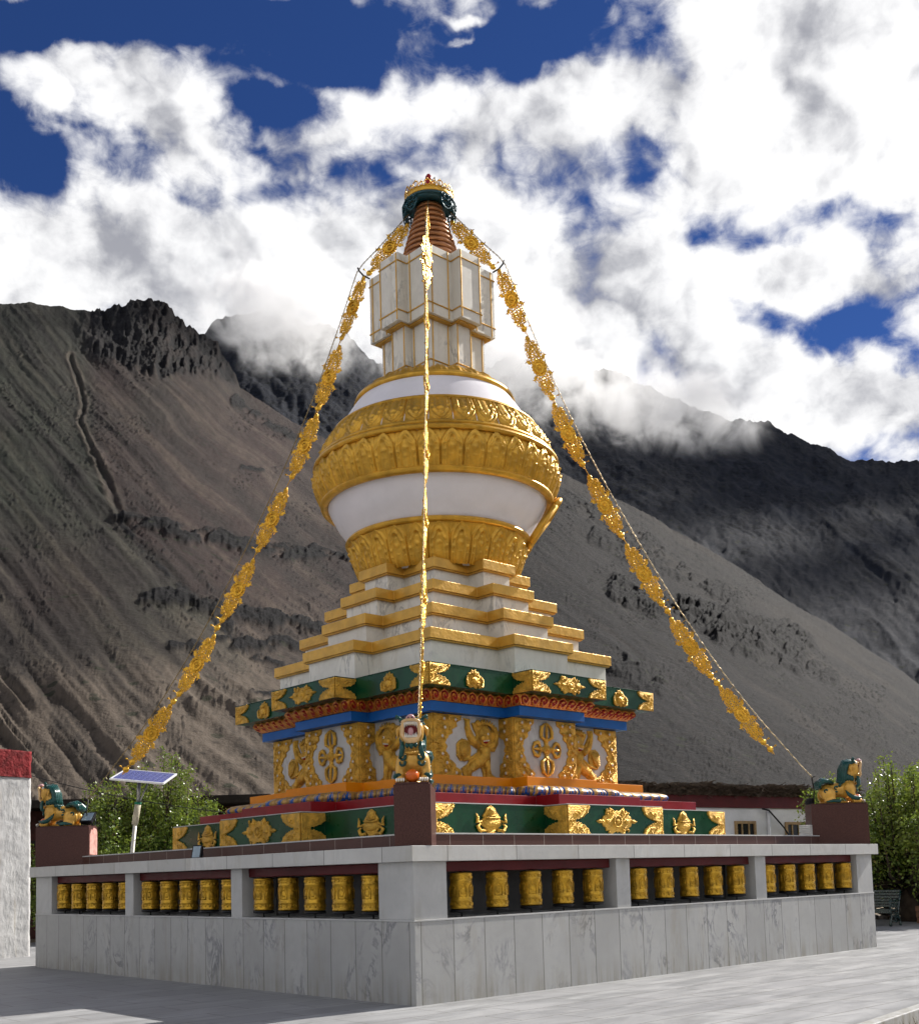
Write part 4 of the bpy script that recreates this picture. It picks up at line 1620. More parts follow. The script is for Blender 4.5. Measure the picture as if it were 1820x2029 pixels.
def vnoise(x, y):
    xi, yi = np.floor(x).astype(np.int64), np.floor(y).astype(np.int64)
    fx, fy = x - xi, y - yi
    fx = fx * fx * fx * (fx * (fx * 6 - 15) + 10)
    fy = fy * fy * fy * (fy * (fy * 6 - 15) + 10)
    a, c = xi % 512, yi % 512
    a1, c1 = (xi + 1) % 512, (yi + 1) % 512
    return (_L[a, c] * (1 - fx) + _L[a1, c] * fx) * (1 - fy) + (_L[a, c1] * (1 - fx) + _L[a1, c1] * fx) * fy


def fbm(x, y, o=5, g_=0.5):
    s, a, t = 0, 1.0, 0
    for k in range(o):
        s = s + a * vnoise(x * 2 ** k + 17.3 * k, y * 2 ** k + 7.9 * k)
        t += a
        a *= g_
    return s / t


def ridged(x, y, o=4, g_=0.5):
    s, a, t = 0, 1.0, 0
    for k in range(o):
        s = s + a * (1 - np.abs(2 * vnoise(x * 2 ** k + 31.7 * k, y * 2 ** k + 3.1 * k) - 1))
        t += a
        a *= g_
    return s / t


def sstep(x, a, b_):
    t = np.clip((x - a) / (b_ - a), 0, 1)
    return t * t * (3 - 2 * t)


def pdist(U, V, line):
    """distance to a polyline and the signed side"""
    best = np.full(U.shape, 1e9, np.float32)
    for (x0, y0), (x1, y1) in zip(line[:-1], line[1:]):
        dx, dy = x1 - x0, y1 - y0
        t = np.clip(((U - x0) * dx + (V - y0) * dy) / (dx * dx + dy * dy), 0, 1)
        best = np.minimum(best, np.hypot(U - x0 - t * dx, V - y0 - t * dy))
    return best


def project(P):
    d = P - CAM
    k = d @ FW
    return CX + FPX * (d @ RT) / k, CY - FPX * (d @ UP) / k


def terrain(name, sil, dist, r0, th_rng, ncol, nrow, power, shape, mat, z0=-2.0):
    th = np.linspace(R(th_rng[0]), R(th_rng[1]), ncol)
    sx, sy = [], []
    for u, v in sil:
        a, c = uv_of(u, v)
        sx.append(math.atan(a))
        sy.append(c * math.cos(math.atan(a)))     # tan of elevation
    te = np.interp(th, sx, sy)
    kern = np.exp(-(np.arange(-160, 161) / 62.0) ** 2)
    ts = np.convolve(np.pad(te, 160, 'edge'), kern / kern.sum(), 'valid')
    te = te + 0.0022 * (fbm(th * 60, th * 0 + 3.3, 4) - 0.5) + 0.0014 * (fbm(th * 400, th * 0 + 9.3, 3) - 0.5)
    Rr = np.interp(th, [R(a) for a, _ in dist], [d for _, d in dist])
    t = np.linspace(0, 1, nrow)
    TH, T = np.meshgrid(th, t, indexing='ij')
    zc = (ts * Rr)[:, None]
    zr = ((te - ts) * Rr)[:, None]
    rr = r0 + (Rr[:, None] - r0) * T
    z = z0 + (zc - z0 + 1.6) * T ** power + zr * T ** 7
    dirs = np.cos(TH)[..., None] * LF + np.sin(TH)[..., None] * LR
    P = np.empty(TH.shape + (3,))
    P[..., :] = dirs * rr[..., None]
    P[..., 0] += CAM[0]
    P[..., 1] += CAM[1]
    P[..., 2] = z
    U, V = project(P.reshape(-1, 3))
    U, V = U.reshape(TH.shape), V.reshape(TH.shape)
    d, attrs = shape(U, V, T, rr)
    n = -dirs * 0.55
    n[..., 2] = 0.83
    P += n * d[..., None]
    # far side, so that the ridge is a solid hill
    back = P[:, -1:, :] + dirs[:, -1:, :] * 90
    back[..., 2] -= 90
    P = np.concatenate([P, back], 1)
    o = grid_mesh(name, P.reshape(-1, 3), ncol, nrow + 1, mat)
    for k, a in attrs.items():
        a = np.concatenate([a, a[:, -1:]], 1).astype(np.float32).ravel()
        at = o.data.attributes.new(k, 'FLOAT', 'POINT')
        at.data.foreach_set('value', a)
    return structure(o)


def hU(U):
    q_ = np.clip(U, 0, 700)
    return 1.28 * q_ - (0.60 / 1400) * q_ * q_ + 0.68 * np.maximum(U - 700, 0) + 1.28 * np.minimum(U, 0)


GULLY = [(140, 712), (158, 760), (166, 800), (160, 835), (178, 880), (200, 925), (222, 975), (240, 1035), (285, 1090), (345, 1140), (400, 1195), (440, 1245), (480, 1290), (540, 1345), (600, 1400)]
CLIFF = [(-200, 600), (40, 640), (60, 680), (130, 712), (210, 722), (265, 735), (320, 748), (400, 742), (465, 758), (475, 700)]
BANDS = [
    ([(240, 1032), (290, 1095), (345, 1145), (400, 1200), (440, 1250), (480, 1295)], 5, 1.0),
    ([(240, 1030), (300, 1042), (380, 1062), (430, 1068), (480, 1088), (560, 1098), (640, 1104), (700, 1118), (800, 1160)], 15, 3.2),
    ([(292, 1190), (340, 1182), (390, 1196), (430, 1206), (480, 1224), (560, 1236), (640, 1250)], 17, 3.8),
    ([(340, 1280), (380, 1283), (440, 1276), (500, 1284), (560, 1276), (620, 1290)], 11, 2.6),
    ([(440, 1225), (470, 1265), (500, 1300), (560, 1320)], 9, 2.2),
    ([(500, 1375), (560, 1385), (600, 1390)], 7, 1.4),
    ([(1185, 1068), (1250, 1090), (1300, 1112), (1350, 1130), (1400, 1158), (1460, 1186)], 17, 3.0),
    ([(1225, 1165), (1290, 1195), (1340, 1206), (1390, 1235), (1440, 1255), (1500, 1282)], 23, 4.4),
    ([(1370, 1215), (1420, 1225), (1480, 1245), (1560, 1262), (1590, 1285)], 27, 5.0),
    ([(1420, 1262), (1480, 1290), (1540, 1312), (1600, 1328), (1650, 1352)], 15, 3.2),
    ([(1225, 1325), (1260, 1345), (1300, 1362)], 24, 3.6),
    ([(620, 830), (680, 868), (720, 900)], 8, 1.5),
    ([(470, 790), (540, 840), (590, 868)], 9, 1.6),
    ([(1060, 955), (1120, 990), (1180, 1025), (1230, 1050), (1300, 1080)], 16, 2.4),
    ([(480, 930), (500, 935), (520, 940)], 5, 1.2),
]


def shape_near(U, V, T, rr):
    c = V - hU(U)
    along = (U * 0.8 + V * 0.6)
    mpp = rr / FPX                       # metres per photo pixel at this distance
    warp = 26 * (fbm(U / 130, V / 130, 3) - 0.5)
    # scree streaks running downhill, plus broad undulation
    st = fbm((c + warp) / 26, along / 240, 5, 0.55) - 0.5
    st2 = ridged((c + warp * 1.5) / 70, along / 500, 3) - 0.5
    un = fbm(U / 260, V / 260, 3) - 0.5
    fine = fbm(U / 7, V / 7, 4, 0.6) - 0.5
    d = (6 * st + 5.5 * st2 + 30 * un * sstep(T, 0, 0.3) + 2.0 * fine) * mpp
    # badlands ribs low on the left
    bad = sstep(V, 1250 + 0.25 * np.abs(U - 200), 1400) * sstep(U, 700, 520) * (0.55 + 0.45 * sstep(fbm(U / 90, V / 150, 2), 0.35, 0.6))
    cb = c + 20 * (fbm(U / 60, V / 60, 3) - 0.5)
    rib = ridged(cb / 52, along / 420, 4, 0.5)
    d += bad * (42 * (rib - 0.5)) * mpp
    bl = fbm(U / 3.2 + 5, V / 2.6 + 9, 2)
    zone_ = sstep(fbm(U / 70 + 3, V / 60, 3), 0.46, 0.60)
    boul = sstep(bl, 0.70, 0.80) * zone_ * (1 - 0.6 * sstep(T, 0.75, 0.95))
    d += 2.6 * boul * mpp
    # main gully
    gd = pdist(U + 7 * (fbm(U / 18, V / 18, 3) - 0.5), V + 7 * (fbm(U / 18 + 50, V / 18, 3) - 0.5), GULLY)
    wid = 3.6 + 2.2 * sstep(V, 880, 1000)
    gl = np.exp(-(gd / wid) ** 2)
    lev = np.exp(-((gd - wid * 2.0) / (wid * 0.9)) ** 2)
    ero = np.exp(-(gd / (wid * 5)) ** 2) * sstep(V, 840, 900) * sstep(V, 1120, 1000)
    fade_ = 1 - 0.75 * sstep(V, 1010, 1080)
    d += (-3.8 * gl * fade_ + 1.6 * lev * fade_ + ero * 7 * (ridged(c / 14 + along / 60, along / 60, 3) - 0.5)) * mpp
    # rock bands standing proud of the slope
    rock = np.zeros_like(U)
    for line, w, amp in BANDS:
        jx = 16 * (fbm(U / 22, V / 22, 4) - 0.5)
        jy = 22 * (fbm(U / 26 + 9, V / 26 + 40, 4) - 0.5)
        pd = pdist(U + jx, V + jy, line)
        br_ = sstep(fbm(U / 34 + w, V / 16, 4, 0.6), 0.33, 0.47)
        mk = sstep(pd, w * 1.35, w * 0.6) * br_
        rock = np.maximum(rock, mk)
        d += amp * mk * mpp * (2.0 + 3.0 * (ridged(U / 15, V / 11, 4, 0.6) - 0.5))
    rock = np.maximum(rock, 0.85 * boul)
    # crest cliffs
    cx = [p[0] for p in CLIFF[:-1]]
    cy = [p[1] for p in CLIFF[:-1]]
    cl = np.interp(U, cx, cy) + 26 * (fbm(U / 16, V * 0 + 2, 4, 0.6) - 0.5)
    top = sstep(cl - V, -4, 12) * sstep(U, 482, 462) * sstep(U + 40 * (fbm(U / 30, V / 30, 3) - 0.5), 120, 210)
    jag = ridged(U / 34 + 0.2 * V / 34, V / 120, 5, 0.6)
    jag2 = fbm(U / 9, V / 20, 4, 0.6)
    d += top * (16 * (jag - 0.55) + 20 * (jag2 - 0.5)) * mpp
    rock = np.maximum(rock, top * (0.98 - 0.45 * sstep(jag2 + 0.4 * jag, 0.74, 0.84) * sstep(U, 250, 330)))
    rock = np.maximum(rock, 0.55 * sstep(cl - V, -2, 30) * sstep(U, 60, -10) * sstep(fbm(U / 20, V / 20, 3), 0.45, 0.6))
    blob = lambda x, y, a, b_: np.exp(-((U - x) / a) ** 2 - ((V - y) / b_) ** 2)
    nz = np.clip((fbm(U / 75, V / 75, 5) - 0.5) * 4.0, -1, 1)
    ns = np.clip((fbm((c + warp) / 13, along / 170, 5, 0.6) - 0.5) * 4.5, -1, 1)
    nb = np.clip((fbm((c + 1.6 * warp) / 48, along / 420 + 5, 4, 0.6) - 0.5) * 5.0, -1, 1)
    ns = np.clip(0.6 * ns + 0.6 * nb, -1, 1)
    nf = np.clip((fbm(U / 16 + 70, V / 13, 4, 0.65) - 0.5) * 4.0, -1, 1)
    # the gully line parts a greenish slope (left) from a purplish one (right)
    gx = np.interp(V, [p[1] for p in GULLY], [p[0] for p in GULLY])
    right = sstep(U - gx + 22 * nz, -16, 22) * sstep(U, 150, 210)
    grey = sstep(U + 60 * nz, 560, 1000)
    low = sstep(V + 50 * nz, 1180, 1420)
    pink = np.clip(right * (0.75 + 0.30 * nz + 0.25 * ns) * (1 - grey) * (1 - 0.8 * low), 0, 1)
    pink = np.maximum(pink, 0.7 * np.clip(blob(90, 1170, 190, 120) * (0.7 + 0.5 * nz), 0, 1))
    green = np.clip((1 - right) * (0.75 + 0.35 * ns + 0.3 * nz) * (1 - low) * (1 - grey) - 0.6 * blob(90, 1190, 190, 110), 0, 1)
    green = np.maximum(green, 0.45 * np.clip(blob(330, 800, 150, 90) * (1 + ns), 0, 1))
    tan = np.clip(0.95 * bad * (0.75 + 0.3 * rib + 0.2 * nf) + 0.30 * low * (1 - grey) * (1 + ns) + 0.55 * lev * sstep(V, 1080, 950) + 0.42 * np.maximum(ns, 0) + 0.22 * sstep(V, 1150, 1250) * sstep(U, 230, 420) * (1 - grey) + 0.10 * np.maximum(nf, 0), 0, 1)
    dark = np.clip(0.75 * blob(110, 1270, 210, 85) * np.clip(0.6 + 0.8 * nf + 0.5 * nz, 0, 1) + 0.3 * gl + 0.5 * sstep(rib, 0.5, 0.3) * bad + 0.65 * np.maximum(-ns, 0) + 0.40 * np.maximum(-nf, 0) + 0.5 * sstep(V, 770, 640) + 0.45 * np.clip(blob(1180, 1050, 260, 120) + blob(1500, 1230, 240, 90), 0, 1) * (0.5 + 0.5 * nf), 0, 1)  # crest also darkened here, cloud shade put into the colour
    return d, dict(rock=rock, pink=pink, green=green, tan=tan * (1 - 0.62 * grey), dark=dark, grey=grey)


SIL1 = [(-900, 660), (-300, 640), (0, 608), (60, 604), (150, 613), (192, 619), (240, 606), (285, 594), (312, 592), (332, 604), (348, 628), (400, 662), (432, 682), (448, 712), (466, 740), (475, 762), (520, 795), (600, 848),
        (700, 905), (800, 925), (900, 905), (1000, 905), (1112, 938), (1209, 978), (1302, 1022), (1399, 1076), (1480, 1130), (1547, 1180), (1640, 1240), (1720, 1296), (1820, 1365), (2000, 1440), (2600, 1600)]
SIL2 = [(-900, 900), (0, 860), (300, 760), (380, 700), (430, 640), (480, 625), (560, 628), (620, 645), (690, 672), (745, 726), (800, 742), (880, 730), (950, 735), (1020, 715), (1080, 735), (1150, 748), (1220, 742), (1280, 770), (1350, 792), (1400, 815), (1440, 838),
        (1480, 838), (1520, 840), (1550, 856), (1580, 868), (1605, 886), (1640, 892), (1680, 913), (1740, 918), (1820, 924), (2000, 960), (2600, 1000)]


def shape_far(U, V, T, rr):
    c = V - 0.80 * U
    along = U * 0.78 + V * 0.62
    mpp = rr / FPX
    warp = 90 * (fbm(U / 220, V / 220, 3) - 0.5)
    ribs = ridged((c + warp) / 170, along / 520, 6, 0.58)
    st = fbm((c + warp) / 30, along / 220, 5, 0.55)
    fine = fbm(U / 7, V / 7, 4, 0.6)
    iso = fbm(U / 46 + 11, V / 46, 6, 0.6)
    d = (30 * (ribs - 0.5) + 6 * (st - 0.5) + 18 * (iso - 0.5) + 3.5 * (fine - 0.5)) * mpp
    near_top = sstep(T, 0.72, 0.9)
    d += 9 * (ridged(U / 45 + 3, V / 38, 5, 0.6) - 0.5) * sstep(T, 0.3, 0.7) * mpp
    d += near_top * 14 * (ridged(U / 60, V / 90, 5, 0.6) - 0.5) * mpp
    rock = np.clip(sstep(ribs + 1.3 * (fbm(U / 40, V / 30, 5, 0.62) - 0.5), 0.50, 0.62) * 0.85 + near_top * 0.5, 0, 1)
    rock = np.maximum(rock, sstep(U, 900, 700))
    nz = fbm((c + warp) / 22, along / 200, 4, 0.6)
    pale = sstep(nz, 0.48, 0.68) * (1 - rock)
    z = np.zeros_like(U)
    scree = 0.5 * sstep(T, 0.62, 0.40) * sstep(U, 900, 1150)  # pale scree low down; dark slope above holds painted cloud shade
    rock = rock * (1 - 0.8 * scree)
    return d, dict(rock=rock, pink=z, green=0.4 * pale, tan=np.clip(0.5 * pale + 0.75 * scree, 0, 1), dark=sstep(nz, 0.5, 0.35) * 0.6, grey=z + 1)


def terrain_mat(name, base, rockc, tanc, pinkc, greenc, greyc, sc):
    m, g, b = new_mat(name)
    co = g.node('ShaderNodeTexCoord').outputs['Object']

    def at(k):
        n = g.node('ShaderNodeAttribute', attribute_name=k)
        return n.outputs['Fac']
    n1 = g.noise(co, 0.05 * sc, 8, 0.65)
    n2 = g.noise(co, 0.7 * sc, 6, 0.7)
    n3 = g.noise(co, 2.4 * sc, 3, 0.7)
    col = g.mix(g.step(n1, 0.3, 0.7), c4([c * 0.8 for c in base]), c4([c * 1.15 for c in base]))
    col = g.mix(at('grey'), col, g.mix(g.step(n1, 0.3, 0.7), c4([c * 0.82 for c in greyc]), c4([c * 1.15 for c in greyc])))
    col = g.mix(g.math('MULTIPLY', at('green'), 0.75), col, c4(greenc))
    col = g.mix(g.math('MULTIPLY', at('pink'), 0.75), col, c4(pinkc))
    col = g.mix(g.math('MULTIPLY', at('tan'), 0.8), col, c4(tanc))
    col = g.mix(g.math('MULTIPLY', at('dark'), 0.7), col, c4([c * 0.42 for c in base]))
    col = g.mix(g.step(n3, 0.60, 0.72, 0, 0.22), col, c4([c * 1.3 for c in tanc]))
    rk = g.mix(g.step(n2, 0.35, 0.7), c4([c * 0.45 for c in rockc]), c4([c * 1.5 for c in rockc]))
    col = g.mix(at('rock'), col, rk)
    # stones and tufts
    col = g.mix(g.step(n2, 0.52, 0.74, 0, 0.7), col, c4([c * 0.4 for c in base]))
    vo = g.node('ShaderNodeTexVoronoi')
    g.l.new(co, vo.inputs['Vector'])
    vo.inputs['Scale'].default_value = 0.42 * sc
    spot = g.math('MULTIPLY', g.step(vo.outputs['Distance'], 0.16, 0.24, 1, 0), g.step(g.noise(co, 0.06 * sc, 3, 0.6), 0.46, 0.58))
    col = g.mix(g.math('MULTIPLY', spot, 0.75), col, c4((0.020, 0.024, 0.014)))
    g.l.new(col, b.inputs['Base Color'])
    b.inputs['Roughness'].default_value = 0.95
    b.inputs['Specular IOR Level'].default_value = 0.1
    h = g.math('ADD', g.math('MULTIPLY', n2, 0.7), g.math('MULTIPLY', n3, 0.3))
    bump(g, b, h, 0.42, 0.8 / sc)
    return m


TM1 = terrain_mat('scree_slope', (0.035, 0.030, 0.027), (0.0090, 0.0086, 0.0092), (0.112, 0.090, 0.070), (0.033, 0.0200, 0.0185), (0.023, 0.030, 0.0195), (0.0120, 0.0118, 0.0128), 1.0)
TM2 = terrain_mat('far_mountain_slope', (0.021, 0.0245, 0.034), (0.011, 0.0135, 0.0205), (0.032, 0.032, 0.037), (0.06, 0.05, 0.05), (0.026, 0.033, 0.038), (0.022, 0.0258, 0.0355), 0.4)  # far haze blue and cloud shade put into these colours
terrain('hillside', SIL1, [(-40, 420), (-22, 420), (0, 350), (22, 300), (40, 280)], 52, (-38, 38), 1300, 520, 1.10, shape_near, TM1)
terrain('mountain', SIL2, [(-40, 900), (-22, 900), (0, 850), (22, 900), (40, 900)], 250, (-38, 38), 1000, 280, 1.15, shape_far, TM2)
# =====================================================================================  OTHER THINGS
# whitewashed wall with a red band, at the left edge
m, g, b = new_mat('rough_whitewash')
co = g.node('ShaderNodeTexCoord').outputs['Object']
n1 = g.noise(co, 2.2, 6, 0.65)
n2 = g.noise(g.mapping(co, (7, 7, 3.4)), 1.0, 5, 0.6, 0.3)
n3 = g.noise(g.mapping(co, (7, 7, 0.7)), 1.0, 5, 0.65)
col = g.mix(g.step(n1, 0.3, 0.7), c4((0.38, 0.378, 0.375)), c4((0.58, 0.575, 0.565)))
col = g.mix(g.step(n3, 0.56, 0.76, 0, 0.6), col, c4((0.36, 0.30, 0.20)))
g.l.new(col, b.inputs['Base Color'])
b.inputs['Roughness'].default_value = 0.9
bump(g, b, n2, 0.7, 0.035)
WASH = m
REDWASH = simple('red_mud_band', (0.17, 0.018, 0.020), 0.85, 0, 0.4, 5, 0.9, 9, 0.05)


def rough_slab(name, x0, x1, y0, y1, z0, z1, mat, parent, amp, nx, nz, seed):
    """a plastered block whose front and side faces bulge unevenly"""
    rs = np.random.RandomState(seed)
    us = np.r_[np.linspace(x0, x1, nx)]
    ring_ = [(u, y0) for u in us] + [(x1, v) for v in np.linspace(y0, y1, 8)[1:]] + [(u, y1) for u in us[::-1][1:]] + [(x0, v) for v in np.linspace(y1, y0, 8)[1:-1]]
    ring_ = np.array(ring_)
    zs = np.linspace(z0, z1, nz)
    n = len(ring_)
    V = np.zeros((n, nz, 3))
    cx, cy = (x0 + x1) / 2, (y0 + y1) / 2
    s = np.cumsum(np.r_[0, np.linalg.norm(np.diff(ring_, axis=0), axis=1)])
    Sg, Zg = np.meshgrid(s, zs, indexing='ij')
    d = amp * ((fbm(Sg * 1.6 + seed, Zg * 1.6, 4) - 0.5) * 1.6 + 0.9 * (fbm(Sg * 11 + seed, Zg * 7, 3) - 0.5))
    nrm = np.stack([np.sign(ring_[:, 0] - cx) * (np.isclose(ring_[:, 0], x0) | np.isclose(ring_[:, 0], x1)), np.sign(ring_[:, 1] - cy) * (np.isclose(ring_[:, 1], y0) | np.isclose(ring_[:, 1], y1))], 1)
    V[..., 0] = ring_[:, 0][:, None] + d * nrm[:, 0][:, None]
    V[..., 1] = ring_[:, 1][:, None] + d * nrm[:, 1][:, None]
    V[..., 2] = Zg
    V[:, -1, 2] += amp * (fbm(s * 4, s * 0, 3) - 0.5)
    o = grid_mesh(name, V.reshape(-1, 3), n, nz, mat, parent, None, True, closed=True)
    bm = bmesh.new()
    bm.from_mesh(o.data)
    bm.verts.ensure_lookup_table()
    bm.faces.new([bm.verts[i * nz + nz - 1] for i in range(n)])
    bm.to_mesh(o.data)
    bm.free()
    return o


ww = thing('whitewashed_building', 'rough whitewashed building corner with a dark red band along its top', 'building', (-4.5, 9.4, 0), R(11))
a = rough_slab('wall', -9.0, 0.0, 0.0, 2.2, 0.0, 4.13, WASH, ww, 0.020, 160, 120, 3)
a2 = rough_slab('red_band', -9.0, 0.0, -0.03, 2.2, 4.12, 4.74, REDWASH, ww, 0.03, 120, 16, 5)

# dark shed beyond the left lion
TIMB = simple('dark_timber', (0.020, 0.015, 0.012), 0.8, 0, 0.3, 4, 0.3, 20)
RUST = simple('rust_red_boards', (0.06, 0.022, 0.018), 0.8, 0, 0.3, 4, 0.2, 12)
c0 = at_px(30, 1745, 40)
shed = thing('timber_shed', 'low dark timber shed with a flat roof behind the left lion', 'shed', (c0[0], c0[1], 0), math.atan2(LR[1], LR[0]))
MB().box(-5, 8.5, -0.35, 3.0, 4.15, 4.42).build('roof', TIMB, shed, 0.02)
mb = MB()
mb.box(-5, 8.2, 0.9, 3.0, -0.15, 4.14)
mb.build('wall', RUST, shed)
for x in (-1.0, 1.6, 3.9, 6.2, 8.0):
    MB().box(x - 0.09, x + 0.09, -0.16, 0.02, -0.15, 4.14).build('post', TIMB, shed)
MB().box(-5, 8.2, -0.13, -0.02, 2.9, 3.1).build('rail', TIMB, shed)

# house with a brushwood parapet behind the stupa
HW = simple('house_whitewash', (0.66, 0.66, 0.67), 0.85, 0, 0.1, 1.2, 0.3, 8, 0.03, grime=0.15)
BRUSH = simple('brushwood', (0.115, 0.088, 0.066), 0.95, 0, 0.5, 7, 0.6, 40, 0.03)
WOODF = simple('pale_window_frame', (0.33, 0.22, 0.11), 0.6, 0, 0.2, 8)
DARKP = simple('dark_window_pane', (0.012, 0.012, 0.014), 0.15, 0, 0.2, 3, 0)
pl, pr = at_px(1180, 1720, 34.6), at_px(1700, 1720, 43.5)
hx = Vector((pr[0] - pl[0], pr[1] - pl[1], 0))
HL = hx.length
house = thing('mud_house', 'low whitewashed house with brushwood stacked along its flat roof', 'house', (pl[0], pl[1], -0.15), math.atan2(hx.y, hx.x))
HT = 4.0
mb = MB()
mb.box(0, HL, 0, 6, 0, HT - 0.28)
hw = mb.build('wall', HW, house)
MB().box(-0.05, HL + 0.05, -0.06, 6.05, HT - 0.279, HT + 0.12).build('red_band', MAROON, house)
mb = MB()
rnd = random.Random(12)
for k in range(5200):
    x = rnd.uniform(-0.1, HL + 0.1)
    y = rnd.gauss(0.12, 0.14)
    z = HT + 0.12 + rnd.random() ** 0.8 * (0.38 + 0.03 * math.sin(x * 1.7) + 0.02 * math.sin(x * 4.3))
    a = rnd.gauss(-PI / 2, 0.5)
    L = rnd.uniform(0.08, 0.26)
    r_ = rnd.uniform(0.010, 0.024)
    dx, dy, dz = rnd.gauss(0, 0.3) * L, -L * abs(math.cos(rnd.gauss(0, 0.5))), rnd.gauss(-0.05, 0.22) * L
    p = Vector((x, y - 0.12, z))
    q_ = p + Vector((dx, dy, dz))
    v = Vector((0, 0, 1)) * r_
    s_ = Vector((1, 0, 0)) * r_
    mb.add([p - v, p + v, q_ + v * 0.5, q_ - v * 0.5, p - s_, p + s_, q_ + s_ * 0.5, q_ - s_ * 0.5], [(0, 1, 2, 3), (4, 5, 6, 7)])
mb.box(-0.1, HL + 0.1, -0.02, 0.5, HT + 0.121, HT + 0.40)
mb.build('brushwood_parapet', BRUSH, house)


def house_u(u, v):
    """distance along the facade seen through a photo pixel"""
    d = ray(u, v)
    n = Vector((-hx.y, hx.x, 0)).normalized()
    k = (Vector((pl[0], pl[1], 0)) - Vector((CAM[0], CAM[1], 0))).dot(n) / (d[0] * n.x + d[1] * n.y)
    P = Vector((CAM[0] + d[0] * k, CAM[1] + d[1] * k, CAM[2] + d[2] * k))
    return (P - Vector((pl[0], pl[1], 0))).dot(hx.normalized()), P.z + 0.15


for (u0, u1, v0, v1) in ((1455, 1494, 1627, 1662), (1555, 1592, 1629, 1664), (1300, 1338, 1625, 1660)):
    xa, za = house_u(u0, v1)
    xb, zb = house_u(u1, v0)
    za -= 0.75
    w = MB()
    f = 0.09
    w.box(xa, xa + f, -0.07, -0.002, za, zb)
    w.box(xb - f, xb, -0.07, -0.002, za, zb)
    w.box(xa + f, xb - f, -0.07, -0.002, zb - f, zb)
    w.box(xa + f, xb - f, -0.07, -0.002, za, za + f)
    for k in (1, 2):
        xm = xa + (xb - xa) * k / 3
        w.box(xm - 0.025, xm + 0.025, -0.055, -0.004, za + f, zb - f)
    wo = w.build('window', WOODF, house)
    MB().box(xa + f, xb - f, -0.02, -0.003, za + f, zb - f).build('pane', DARKP, wo)
mb = MB()
xa, za = house_u(1520, 1640)
mb.tube([(xa, -0.06, 0), (xa, -0.06, HT - 0.3)], 0.06, 8)
mb.build('drain_pipe', HW, house)
pts = []
for (u, v) in ((1502, 1603), (1515, 1606), (1545, 1640), (1560, 1664)):
    a, z = house_u(u, v)
    pts.append((a, -0.16, z))
xz, zz_ = pts[-1][0], pts[-1][2]
pts.append((xz + 0.1, -0.16, max(0.2, zz_ - 1.2)))
mb = MB()
mb.tube(curve(pts, 14) if False else pts, 0.03, 6)
cb = mb.build('cable', BLACK, house)
cb['label'] = 'thick black cable'

# solar lamp
c0 = at_px(243, 1700, 32.0)
sl = thing('solar_lamp', 'white-framed blue solar panel on a slim steel pole', 'solar lamp', (c0[0], c0[1], -0.15))
pz = 1.6 + (1752 - 1550) / FPX * 32.0 * 0.985 + 0.15
lean = Vector((LR[0], LR[1], 0)) * 0.46
mb = MB()
mb.tube([(0, 0, 0), tuple(lean * 0.8 + Vector((0, 0, pz - 1.0)))], [0.065, 0.05], 10)
pole = mb.build('pole', simple('galvanised_pole', (0.50, 0.48, 0.42), 0.45, 0.3, 0.2, 5), sl)
mb = MB()
p1 = lean * 0.72 + Vector((0, 0, pz - 1.25))
p2 = lean * 0.92 + Vector((0, 0, pz - 0.70))
mb.tube([p1, p2], 0.085, 10)
mb.build('pole_sleeve', simple('sleeve_beige', (0.42, 0.38, 0.28), 0.7, 0, 0.2, 6), pole)
mb = MB()
mb.tube([p2, lean * 0.93 + Vector((0, 0, pz - 0.64))], 0.092, 12)
mb.build('green_collar', simple('collar_green', (0.02, 0.16, 0.09), 0.5), pole)
mb = MB()
mb.tube([p2, lean + Vector((0, 0, pz))], 0.05, 8)
mb.tube([p2 + Vector((0, 0, -0.05)), lean + Vector((LR[0], LR[1], 0)) * 0.28 + Vector((0, 0, pz - 0.02))], 0.022, 6)
mb.build('bracket', STEEL, sl)
# panel corners from its outline, on a plane tilted towards the sun
PANW, PANH = 1.46, 0.68
u_ = Vector((LR[0], LR[1], 0)) * 1.0 + Vector((0, 0, -0.115))
u_.normalize()
w_ = Vector((-LF[0], -LF[1], 0)) * 1.0
v_ = (Vector((LF[0], LF[1], 0)) * 1.0 + Vector((0, 0, 0.33)) - Vector((LR[0], LR[1], 0)) * 0.36)
v_ = (v_ - u_ * v_.dot(u_)).normalized()
# keep the sideways slant of the outline by shearing along u as the panel is a parallelogram seen at an angle
n_ = u_.cross(v_).normalized()
PM = Matrix(((u_.x, v_.x, n_.x, lean.x + 0.13 * LR[0]), (u_.y, v_.y, n_.y, lean.y + 0.13 * LR[1]), (u_.z, v_.z, n_.z, pz + 0.06), (0, 0, 0, 1)))
m, g, b = new_mat('solar_cells')
co = g.node('ShaderNodeTexCoord').outputs['Object']
vo = g.node('ShaderNodeTexVoronoi')
g.l.new(g.mapping(co, (1, 1.5, 1)), vo.inputs['Vector'])
vo.inputs['Scale'].default_value = 26
col = g.mix(vo.outputs['Color'], c4((0.010, 0.014, 0.11)), c4((0.045, 0.06, 0.30)))
sp = g.node('ShaderNodeSeparateXYZ')
g.l.new(co, sp.inputs[0])
for ax_, wd in ((0, 0.146), (1, 0.155)):
    fr = g.math('FRACT', g.math('DIVIDE', g.math('ADD', sp.outputs[ax_], 5.0), wd))
    e_ = g.math('MINIMUM', fr, g.math('SUBTRACT', 1.0, fr))
    col = g.mix(g.step(e_, 0.01, 0.04, 0.5, 0), col, c4((0.35, 0.38, 0.5)))
g.l.new(col, b.inputs['Base Color'])
b.inputs['Roughness'].default_value = 0.25
FRW = simple('white_aluminium', (0.72, 0.72, 0.72), 0.4, 0.2, 0.05)
mb = MB()
